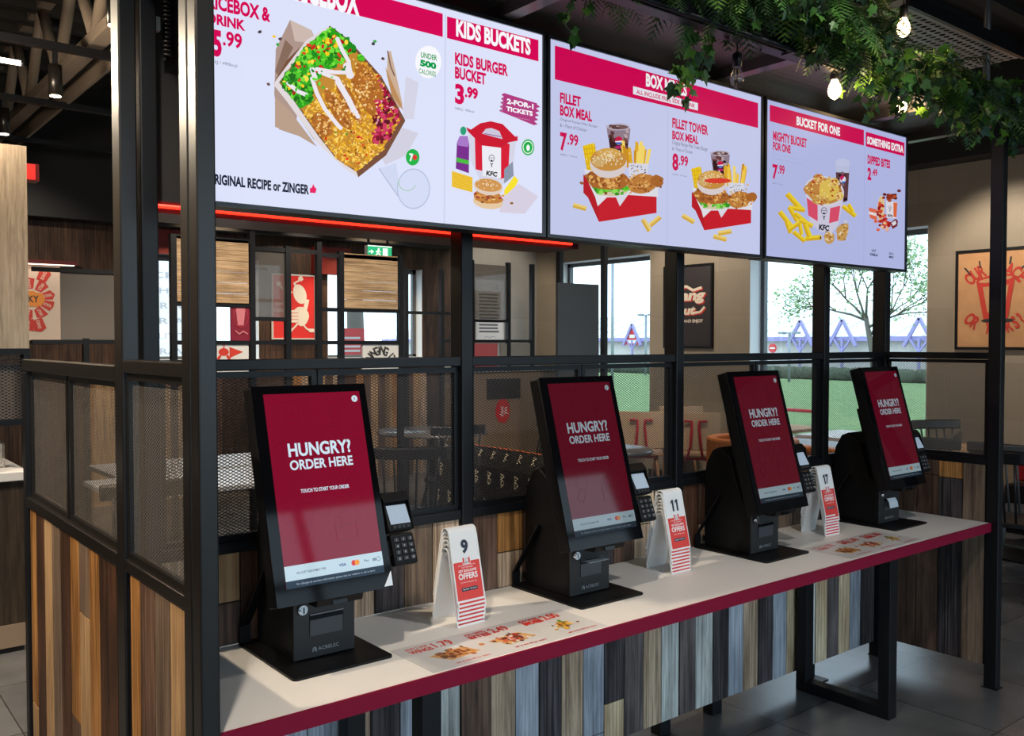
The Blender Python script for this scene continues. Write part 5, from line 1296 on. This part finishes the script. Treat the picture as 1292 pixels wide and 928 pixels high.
t, a, W, H = frame_y('red and cream patchwork map poster on the brown wall at the far left', -6, 75.5, 334, 429, 9.18, 'wall_poster', mpw, mpw, .004)
random.seed(8)
cx_, cy_ = .02, H * .55
for ring_, (r0, r1, n) in enumerate(((.10, .19, 9), (.2, .30, 13), (.31, .42, 17))):
    for k in range(n):
        a0 = 360 * k / n + random.uniform(-5, 5); a1 = a0 + 360 / n * .86
        if 80 < (a0 % 360) < 125: continue
        P_ = lambda r, an: (cx_ + r * math.cos(R(an)), cy_ + r * math.sin(R(an)) * .95)
        j = lambda: random.uniform(-.012, .012)
        q = [P_(r0 + j(), a0), P_(r1 + j(), a0 + 2), P_(r1 + .01 + j(), (a0 + a1) / 2), P_(r1 + j(), a1 - 2), P_(r0 + j(), a1)]
        if all(abs(p[0]) < W / 2 - .01 and .02 < p[1] < H - .02 for p in q):
            a.poly(q, mpr); w_ = random.choice(('OHIO', 'GEORGIA', 'MAINE', 'IDAHO', 'IOWA', 'TEXAS', 'UTAH')); c = P_((r0 + r1) / 2, (a0 + a1) / 2); rr_ = (a0 + a1) / 2; rr_ = rr_ if -90 < ((rr_ + 180) % 360) - 180 < 90 else rr_ + 180
            a.text_at(w_, c[0], c[1], .028, mpw, rot=rr_, wide=.62, bold=.03)
a.ell(cx_ + .02, cy_, .085, .07, mat('map_orange', S(222, 140, 60)), wob=.3); a.text_at('KY', cx_ + .02, cy_, .06, dkm, wide=.8)
a.build('print', t)
t = thing('picture_light', 'slim red and white light bar above the map poster', 'light', (at_y(35, 330, 9.0).x, 9.1, at_y(35, 332, 9.1).z))
MB().box(-.6, .42, -.04, .05, 0, .035).build('body', mat('red_tray', (.12, .01, .01)), t); MB().box(-.58, .40, -.03, .03, -.006, 0).build('diffuser', mat('warm_tube', (1, .9, .8), emit=(1, .75, .6), estr=2.5), t)
t, a, W, H = frame_y('pale notice sheet with grey text lines on the grey corner wall', 599, 634, 353, 430, 9.18, 'notice_sheet', mat('notice_paper', S(196, 196, 198), rough=.7), white_paint, .006)
gk = mat('notice_ink', (.10, .10, .11), rough=.7)
for k in range(12): a.rect(-W * .38, H * (.14 + k * .055), W * random.uniform(.25, .4), H * (.17 + k * .055), gk)
a.rect(W * .2, H * .84, W * .32, H * .92, mat('notice_grey', (.4, .4, .4))); a.line([(-W * .2, H * .05), (-W * .1, H * .08), (0, H * .05), (W * .1, H * .08), (W * .2, H * .06)], .004, gk)
a.build('print', t)
# exit sign
p = at_y(479, 318, 6.9)
t = thing('exit_sign', 'green emergency exit sign with running figure above the right wood panel', 'exit sign', p)
MB().box(-.12, .12, 0, .05, -.055, .055).build('housing', white_paint, t); MB().box(-.1, -.09, .01, .04, .055, 3.9 - p.z).box(.09, .1, .01, .04, .055, 3.9 - p.z).build('hanger', black, t)
a = Art((0, -.001, 0), (1, 0, 0), (0, 0, 1), (0, -1, 0), step=.0003)
eg = mat('exit_green', (0, .3, .12), emit=(.02, .45, .2), estr=.8); ew = mat('exit_white', (.8, .8, .8), emit=(.8, 1, .9), estr=.7)
a.rect(-.12, -.055, .12, .055, eg); a.rect(.03, -.035, .08, .035, ew); a.ell(-.01, .025, .01, .01, ew); a.line([(-.015, .015), (-.02, -.01), (-.045, -.035)], .012, ew); a.line([(-.02, -.01), (.005, -.02), (.0, -.04)], .012, ew); a.line([(-.04, .0), (-.015, .012), (.01, .0)], .01, ew)
a.poly([(-.06, 0), (-.085, .02), (-.085, -.02)], ew); a.rect(-.11, -.006, -.08, .006, ew); a.rect(-.12, .046, .12, .055, ew)
a.build('face', t)
t = thing('ceiling_cassette', 'pale ceiling ventilation cassette glimpsed under the red light tube', 'air conditioner', (4.35, 7.6, 2.62))
MB().box(-.45, .45, -.45, .45, 0, .12).build('body', mat('cassette_grey', (.4, .4, .4)), t); MB().box(-.3, .3, -.3, .3, -.01, 0).build('grille', mat('cassette_dark', (.15, .15, .15)), t)
MB().box(-.02, .02, -.02, .02, .12, 1.28).build('hanger', black, t)

# ------------------------------------------------------------------ furniture
chair_black = mat('chair_black', (.012, .012, .013), rough=.35); chair_grey = mat('chair_grey', (.09, .095, .10), rough=.45)
table_dark = mat('table_dark', (.13, .12, .115), rough=.25); table_white = mat('table_white', (.62, .63, .64), rough=.3)
def windsor(label, m, loc, rz, group):
    t = thing('spindle_chair', label, 'chair', loc, rz, group)
    prof = [(.20 * math.cos(k * math.pi / 8) * (1.05 if k < 9 else 1), .20 * math.sin(k * math.pi / 8)) for k in range(16)]
    MB().prism([(x, y) for x, y in prof], 'z', .43, .46).build('seat', m, t, bevel=.006)
    for sx, sy in ((-1, -1), (1, -1), (-1, 1), (1, 1)): MB().tube([(sx * .13, sy * .12, .435), (sx * .17, sy * .165, .22), (sx * .205, sy * .2, 0)], [.013, .017, .011], 8).build('leg', m, t)
    MB().tube([(-.165, -.16, .2), (-.165, .16, .2)], .009, 6).tube([(.165, -.16, .2), (.165, .16, .2)], .009, 6).tube([(-.165, 0, .2), (.165, 0, .2)], .009, 6).build('stretcher', m, t)
    for k in range(6): x = -.15 + k * .06; MB().tube([(x, .155 + .02 * math.cos(x * 8), .455), (x * 1.18, .235 + .03 * math.cos(x * 7), .84)], .0075, 6).build('spindle', m, t)
    pts = [(x, .262 - 1.1 * x * x) for x in (-.23, -.15, -.07, 0, .07, .15, .23)]
    outer = pts + [(x, y + .022) for x, y in pts[::-1]]
    MB().prism(outer, 'z', .825, .90).build('top_rail', m, t, bevel=.012)
    return t
def copy_chair(src, loc, rz, label): return dup(src, loc, rz, label)
ca = windsor('black spindle-back chair nearest the mesh, between first kiosk and booth seat', chair_black, (3.16, 5.0, 0), R(150), 'black spindle chairs around the round table')
ce = copy_chair(ca, (4.2, 6.05, 0), R(165), 'black spindle-back chair at the near side of the round dark table')
copy_chair(ca, (5.15, 6.3, 0), R(215), 'black spindle-back chair at the right of the round dark table'); copy_chair(ca, (3.85, 7.25, 0), R(65), 'black spindle-back chair at the left of the round dark table')
def round_table(label, x, y, r, m):
    t = thing('round_table', label, 'table', (x, y, 0)); MB().lathe([(r, .725), (r + .006, .735), (r, .75), (.01, .75)], seg=36).build('table_top', m, t)
    MB().lathe([(.04, .02), (.035, .06), (.03, .70), (.09, .722)], seg=16).build('column', chair_black, t); MB().lathe([(.24, 0), (.24, .012), (.05, .03)], seg=28).build('base', chair_black, t)
round_table('round dark table ringed by black spindle chairs', 4.62, 6.92, .50, table_dark)
round_table('small round table beyond the booth seat behind the second kiosk', 4.85, 4.9, .34, table_dark)
def rect_table(label, x, y, w, d, m, rz=0, z=.75, edge=None):
    t = thing('rectangular_table', label, 'table', (x, y, 0), rz); MB().box(-w / 2, w / 2, -d / 2, d / 2, z - .03, z).build('table_top', m, t, bevel=.004)
    MB().box(-.035, .035, -.035, .035, .012, z - .03).build('column', chair_black, t); MB().box(-w * .36, w * .36, -d * .36, d * .36, 0, .012).build('base', chair_black, t)
    return t
rect_table('white topped table seen through the left end mesh, nearest the booth', 1.85, 5.3, 1.0, .7, table_white)
rect_table('white topped table behind the left mesh, farther back', 2.1, 6.05, 1.1, .62, table_white)
for i, (x, y, rz, lab) in enumerate(((1.35, 4.62, R(180), 'black spindle-back chair on the near side of the white table by the left end panel'), (2.75, 5.45, R(270), 'black spindle-back chair at the right end of the near white table'))): copy_chair(ca, (x, y, 0), rz, lab)['group'] = 'black chairs at the white tables'
# slatted timber panel low on the back wall
for x0, x1, lab in ((1.9, 3.6, 'tall slatted timber panel low on the back wall at the left'), (4.3, 6.1, 'slatted timber panel low on the back wall under the middle window')):
    m = MB(); n = int((x1 - x0) / .095); random.seed(int(x0 * 10)); ks = ['honey', 'beige', 'tan', 'brown', 'beige', 'walnut']
    t = thing('timber_panel', lab, 'wall panel', ((x0 + x1) / 2, 9.12, .0))
    for k in range(n): m.box(x0 - (x0 + x1) / 2 + k * .095, x0 - (x0 + x1) / 2 + k * .095 + .092, 0, .03, 0, 1.24, WK.index(random.choice(ks)))
    m.build('slats', WM, t)
# upholstered booth with printed back
vinyl = mat('booth_vinyl', (.018, .016, .014), rough=.45, vary=.2); orange = mat('orange_leather', S(206, 118, 38), rough=.5)
p0 = Vector((3.62, 4.7, 0))
t = thing('banquette', 'black booth seat back printed with small cream figures, orange piping', 'booth seat', p0)
MB().prism([(-.13, 0), (-.13, .76), (-.10, .84), (-.03, .87), (.05, .85), (.09, .78), (.11, .45), (.11, 0)], 'y', -.75, .46).build('backrest', vinyl, t, bevel=.01)
MB().box(.11, .60, -.75, .46, .12, .46).build('seat', vinyl, t, bevel=.03)
MB().tube([(.075, -.75, .845), (.075, .46, .845)], .010, 8).build('piping', mat('orange_piping', S(226, 104, 40), rough=.5), t)
a = Art((-.131, 0, 0), (0, -1, 0), (0, 0, 1), (-1, 0, 0), step=.0003)
cr_ = mat('cream_print', S(214, 204, 176), rough=.6)
random.seed(14)
for r_ in range(4):
    for k in range(9):
        y, z = -.42 + k * .135 + (r_ % 2) * .06, .16 + r_ * .18
        a.line([(y - .012, z - .04), (y - .012, z + .045)], .008, cr_); a.line([(y - .012, z + .045), (y + .018, z + .03), (y - .01, z + .01), (y + .018, z - .01), (y - .004, z - .035)], .007, cr_)
a.build('print', t)
a = Art((-.115, 0, .80), (0, -1, 0), (.0375, 0, .10), (-.94, 0, .35), step=.0003, start=.004)
for k in range(9): y = -.42 + k * .135; a.line([(y, .05), (y + .01, .6)], .008, cr_); a.line([(y, .6), (y + .03, .5), (y + .005, .3), (y + .03, .1)], .007, cr_)
a.build('print', t)
# waste station with oval sign
WY = 7.62
A, B = at_y(592, 466, WY), at_y(704, 466, WY); wx, hw, zt = (A.x + B.x) / 2, (B.x - A.x) / 2, A.z
t = thing('waste_station', 'tan waste station with white top, dark flap and red oval sign', 'bin', (wx, WY, 0)); tanm = mat('station_tan', S(128, 108, 86), rough=.5)
MB().box(-hw, hw, 0, .5, .1, zt - .03).build('cabinet', tanm, t, bevel=.004); MB().box(-hw + .04, hw - .04, .03, .5, 0, .1).build('plinth', black, t); MB().box(-hw - .02, hw + .02, -.02, .52, zt - .03, zt + .02).build('top', table_white, t, bevel=.004)
A = at_y(614, 478, WY); B = at_y(656, 502, WY)
MB().box(A.x - wx, B.x - wx, -.012, .0, B.z, A.z).build('flap', black, t, bevel=.003)
A = at_y(634, 518, WY); MB().prism([(.095 * math.cos(k * math.pi / 12) + A.x - wx, .13 * math.sin(k * math.pi / 12) + A.z) for k in range(24)], 'y', -.008, 0).build('oval_sign', mat('oval_red', S(200, 20, 26), rough=.4), t)
a = Art((A.x - wx, -.0085, A.z), (1, 0, 0), (0, 0, 1), (0, -1, 0), step=.0003); a.text_at('thank', -.018, 0, .05, white_paint, rot=90, wide=.7); a.text_at('you', .028, 0, .05, white_paint, rot=90, wide=.7); a.build('lettering', t)
# chairs with red rod spines
beige = mat('shell_beige', S(182, 156, 126), rough=.5); redm = mat('chair_red', S(176, 24, 44), rough=.35)
def spine_chair(label, loc, rz):
    t = thing('rod_back_chair', label, 'chair', loc, rz, 'beige chairs with red rod spines')
    b = MB(); n = 8
    outer = [(-.24 + .48 * k / n, .20 + .05 * (1 - ((k - n / 2) / (n / 2)) ** 2)) for k in range(n + 1)]
    b.prism(outer + [(x, y + .015) for x, y in outer[::-1]], 'z', .52, .88); b.build('backrest', beige, t, bevel=.006)
    MB().box(-.22, .22, -.22, .2, .44, .46).build('seat', wood('seat_wood', S(150, 110, 76), S(190, 150, 110), axis='y'), t, bevel=.008)
    for s in (-1, 1): MB().tube([(s * .11, .285, .80), (s * .035, .285, .80), (s * .035, .29, .72), (s * .05, .30, .56), (s * .07, .24, .46), (s * .09, .15, .42), (s * .1, .0, .42)], .013, 8).build('spine_rod', redm, t)
    for sx, sy in ((-1, -1), (1, -1), (-1, 1), (1, 1)): MB().tube([(sx * .15, sy * .14, .44), (sx * .2, sy * .2, 0)], [.018, .012], 8).build('leg', wood('leg_wood', S(120, 84, 54), S(170, 126, 88)), t)
    MB().box(-.16, .16, -.16, .16, .415, .44).build('seat_frame', redm, t)
    return t
p1, p2 = at_z(807, 600, .45), at_z(872, 590, .45)
s1 = spine_chair('beige chair with red rod spine, left of the mesh post behind the second kiosk', (6.70, 6.30, 0), R(135))
s2 = dup(s1, (6.98, 5.86, 0), R(135), 'beige chair with red rod spine, right of the mesh post behind the third kiosk')
p = at_z(770, 520, .75)
rect_table('pale topped table beyond the beige chairs by the window', 7.22, 7.18, .55, .6, table_white)
rect_table('wood topped table behind the right rod chair', 7.42, 5.2, .6, .66, wood('table_wood', S(160, 120, 84), S(200, 160, 118), axis='y'))
tanback = mat('shell_tan', S(186, 146, 104), rough=.5)
for loc, rz, lab in (((7.2, 7.85, 0), R(150), 'tan backed chair by the far window, left one'), ((7.5, 6.55, 0), R(150), 'tan backed chair right of the far window')):
    c = dup(s1, loc, rz, lab); c['group'] = 'tan chairs by the window wall'
# orange armchair and orange bench
t = thing('tub_chair', 'orange leather tub chair partly hidden by the third kiosk', 'armchair', (6.02, 4.45, 0))
n = 14; arc_ = [(.36 * math.cos(R(40 + 280 * k / n)), .36 * math.sin(R(40 + 280 * k / n))) for k in range(n + 1)]; inn = [(x * .8, y * .8) for x, y in arc_]
MB().prism(arc_ + inn[::-1], 'z', .14, .80).build('backrest', orange, t, bevel=.02); MB().lathe([(.28, .14), (.29, .42), (.26, .46), (.01, .46)], seg=20).build('seat', orange, t)
for k in range(4): a0 = R(45 + 90 * k); MB().tube([(.24 * math.cos(a0), .24 * math.sin(a0), .15), (.28 * math.cos(a0), .28 * math.sin(a0), 0)], .014, 8).build('leg', chair_black, t)
t = thing('orange_bench', 'low orange bench back behind the mesh beside the fourth kiosk', 'bench', (6.3, 3.75, 0))
MB().box(-.08, .08, -.3, .55, .0, .74).build('backrest', orange, t, bevel=.03); MB().box(.08, .5, -.3, .55, .1, .45).build('seat', orange, t, bevel=.03)
rect_table('white topped table by the right window behind the fourth kiosk', 7.25, 4.3, .7, .7, table_white)
for loc, rz, lab in (((6.58, 4.74, 0), R(80), 'tan backed chair at the white table by the right window'),):
    c = dup(s1, loc, rz, lab); c['group'] = 'tan chairs by the window wall'
# table, red bench and chairs at the right
rect_table('long wood topped table right of the booth under the kraft poster', 7.0, 2.75, .7, 1.3, MATS['table_wood'])
t = thing('red_bench', 'red upholstered bench along the right wall under the kraft poster', 'bench', (7.68, 2.2, 0)); MB().box(-.12, .1, -1.3, .9, .46, .68).build('backrest', mat('red_vinyl', S(150, 16, 24), rough=.45), t, bevel=.02); MB().box(-.32, -.12, -1.3, .9, .1, .46).build('seat', black, t, bevel=.02)
c1 = windsor('grey spindle chair beyond the wood topped table, its rail above the right mesh', chair_grey, (7.45, 3.55, 0), R(330), 'grey spindle chairs at the wood topped table')
copy_chair(c1, (6.36, 3.12, 0), R(95), 'grey spindle chair at the near side of the wood topped table, behind the right mesh'); copy_chair(c1, (6.34, 2.58, 0), R(88), 'second grey spindle chair at the near side of the wood topped table')
c = copy_chair(ca, (5.95, 2.42, 0), R(100), 'black spindle-back chair at the right edge, standing on the tiled floor'); c['group'] = 'black spindle chairs at the right'

# ------------------------------------------------------------------ condiment station at the far left
lightwood = wood('light_wood_panel', S(142, 130, 114), S(172, 159, 141)); darkwood = wood('station_dark_wood', S(48, 40, 32), S(80, 68, 56))
t = thing('condiment_station', 'wood clad condiment station with white worktop at the far left', 'counter unit', (.25, 5.1, 0))
MB().box(-1.2, .70, 0, .62, .14, .86).build('cabinet', darkwood, t); MB().box(-1.2, .70, -.004, .0, .025, .14).build('kick_board', mat('kick_stone', S(150, 132, 112), rough=.5), t); MB().box(-1.18, .68, .0, .6, 0, .139).build('plinth', black, t)
MB().box(-1.22, .715, -.02, .64, .86, .905).build('worktop', white_lam, t, bevel=.003)
MB().box(-1.2, .745, .1, .16, 1.52, 2.55).build('wood_panel', lightwood, t)
MB().box(-1.2, .745, .08, .18, 1.49, 1.52).box(-1.2, .745, .08, .18, 1.13, 1.16).box(.715, .745, .08, .18, 1.16, 1.49).box(.715, .745, .12, .16, .905, 1.13).build('frame', black, t)
expanded('mesh_panel', t, meshb, 1.905, .33, (-1.19, .13, 1.16), (1, 0, 0), cw=.03, ch=.016, w=.0026)
clearp = pane_mat('clear_plastic', (.93, .92, .9), .1, smoke=.25, smoke_col=(.8, .75, .68))
for i, (x, y, n, lab) in enumerate(((.42, .06, 3, 'stack of clear plastic cups at the back of the condiment worktop'), (.55, .02, 2, 'short stack of clear cups near the right end of the condiment worktop'), (.30, .0, 2, 'stack of clear cups at the left on the condiment worktop'))):
    for k in range(n):
        m = MB(); m.lathe([(.030, 0), (.043, .11), (.0415, .11), (.029, .003), (.001, .003)], seg=18)
        tag(m.build('plastic_cup', clearp, loc=(.25 + x, 5.1 + y - .0, .906 + k * .02)), lab.replace('stack of', ('lowest in the stack of', 'second in the stack of', 'top of the stack of')[k]), 'cup', 'clear cups on the condiment worktop')
for i, (x, lab) in enumerate(((.62, 'square white napkin holder at the right end of the condiment worktop'), (.20, 'white napkin holder left of the cups on the condiment worktop'))):
    t = thing('napkin_holder', lab, 'napkin holder', (.25 + x - .03, 5.32, .906)); MB().box(-.05, .05, -.04, .04, 0, .13).build('box', clearp, t); MB().box(-.04, .04, -.03, .03, .01, .12).build('napkins', white_card, t)
t = thing('sauce_tray', 'black tray with dark tongs on the condiment worktop', 'tray', (.38, 5.12, .906)); MB().box(-.12, .1, -.05, .05, 0, .012).build('base', black, t); MB().bar((-.1, 0, .03), (.08, .01, .02), .02, .008).build('tongs', black, t)
t = thing('low_partition', 'low dark partition with framed top behind the left end panel', 'partition', (1.0, 5.9, 0))
MB().box(-.35, .42, -.02, .02, .05, 1.38).build('board', slat_wall, t); MB().box(-.37, .44, -.03, .03, 1.38, 1.42).box(-.37, -.34, -.03, .03, 0, 1.38).box(.41, .44, -.03, .03, 0, 1.38).build('frame', black, t)

B_ = at_y(47, 220, 5.75)
t = thing('red_light_bar', 'red light bar just behind the top of the pale wood wall at the far left', 'light', (-.4, 5.75, B_.z))
MB().box(-.9, B_.x + .4, -.05, .05, -.045, .05).build('housing', mat('red_tray', (.10, .006, .006)), t); MB().box(-.88, B_.x + .38, -.056, -.05, -.04, .045).build('diffuser', mat('red_diffuser', (.4, .01, .01), emit=(1, .03, .02), estr=.55), t)
MB().box(-.5, -.48, -.01, .01, .05, 3.9 - B_.z).box(.6, .62, -.01, .01, .05, 3.9 - B_.z).build('hanger', black, t)
# ------------------------------------------------------------------ ceiling: trusses, tracks, spots
truss_m = mat('truss_paint', S(150, 136, 122), rough=.55)
def truss(label, X, z, y0, y1):
    t = thing('roof_truss', label, 'truss', (X, (y0 + y1) / 2, z)); h = (y1 - y0) / 2
    MB().bar((0, -h, .0), (0, h, .0), .09, .07).bar((.13, -h, -.03), (.13, h, -.03), .02, .12).build('lower_chord', truss_m, t); MB().bar((0, -h, .58), (0, h, .58), .09, .05).build('upper_chord', truss_m, t)
    d = MB(); n = int((y1 - y0) / .9)
    for k in range(n):
        a0 = -h + k * .9; d.tube([(0, a0, .02), (0, a0 + .45, .57)], .036, 10); d.tube([(0, a0 + .45, .57), (0, a0 + .9, .02)], .036, 10)
    d.build('diagonals', truss_m, t)
truss('pale painted roof truss nearest the left posts', 1.46, 3.3, 3.0, 9.0)
truss('pale painted roof truss farther left, seen at the picture corner', .55, 3.3, 3.0, 9.0)
d = MB()
for k in range(40): d.box(-3, 7.5, -2.9 + k * .3, -2.8 + k * .3, 3.84, 3.9)
struct(d.build('trim_3', mat('deck_rib', (.03, .028, .027), rough=.7)))
for y, lab in ((5.6, 'black lighting track nearest the camera at upper left'), (6.95, 'black lighting track in the middle at upper left'), (8.3, 'black lighting track farthest back at upper left')):
    t = thing('lighting_track', lab, 'lighting track', (1.2, y, 3.2)); MB().box(-2.5, 1.6, -.025, .025, -.02, .02).build('bar', black, t)
    MB().box(-1.6, -1.58, -.01, .01, .02, .7).box(1.2, 1.22, -.01, .01, .02, .7).build('hanger', black, t)
spot_glow = mat('spot_glow', (1, .9, .7), emit=(1, .82, .58), estr=14)
def can(label, px, py, Y, H=.17, r=.036, ztop=3.18):
    p = at_y(px, py, Y); t = thing('cylinder_spotlight', label, 'spotlight', p)
    MB().tube([(0, 0, 0), (0, 0, H)], r, 18).build('can', blackb, t); MB().tube([(0, 0, -.003), (0, 0, .002)], r * .8, 16).build('lens', spot_glow, t); MB().box(-.012, .012, -.012, .012, H, ztop - p.z).build('stem', black, t)
can('black cylinder spotlight hanging from the nearest lighting track', 70, 121, 5.6)
can('black cylinder spotlight at the left edge under the middle track', 5, 169, 6.95)
can('small cylinder spotlight beside the left back post', 143, 32, 4.6, .16, .03, 3.3)
p = at_y(4, 76, 5.0)
l = bpy.data.lights.new('tube_light_glow', 'POINT'); l.energy = 60; l.color = (1, .80, .58); l.shadow_soft_size = .12
o = bpy.data.objects.new('tube_light_glow', l); C.objects.link(o); o.location = p + Vector((-.2, 0, -.06))
t = thing('tube_light', 'glowing white tube light at the upper left edge', 'light', p); MB().tube([(-.35, 0, 0), (.075, 0, 0)], .012, 12).build('tube', mat('tube_white', (1, .9, .8), emit=(1, .84, .66), estr=9), t); MB().tube([(.075, 0, 0), (.1, 0, 0)], .014, 12).build('end_cap', black, t)
MB().box(-.2, -.19, -.005, .005, .01, 3.3 - p.z).build('hanger', black, t)
# pale perforated trays and a duct above the greenery
p = at_y(1120, 22, 2.6)
t = thing('acoustic_tray', 'pale perforated ceiling tray above the greenery at upper right', 'ceiling panel', (p.x, 2.6, 3.05))
MB().box(-.75, .45, -.5, .5, 0, .03).build('panel', perforated('pale_perforated', (.42, .41, .39), 22), t); MB().box(-.75, .45, -.52, -.5, -.01, .05).build('edge_strip', black, t); MB().box(-.75, .45, .5, .52, -.01, .05).build('edge_strip', black, t); MB().box(-.7, -.69, -.005, .005, .03, .85).box(.4, .41, -.005, .005, .03, .85).build('hanger', black, t)
p = at_y(1245, 60, 2.2)
t = thing('ceiling_pipe', 'dark vertical conduit dropping from the ceiling at upper right', 'pipe', (p.x, 2.2, 2.75)); MB().tube([(0, 0, 0), (0, 0, 1.15)], .018, 10).build('tube', mat('conduit_grey', (.14, .14, .14), rough=.4, metal=.6), t); MB().tube([(0, 0, .3), (0, 0, .36)], .026, 10).build('coupling', black, t)
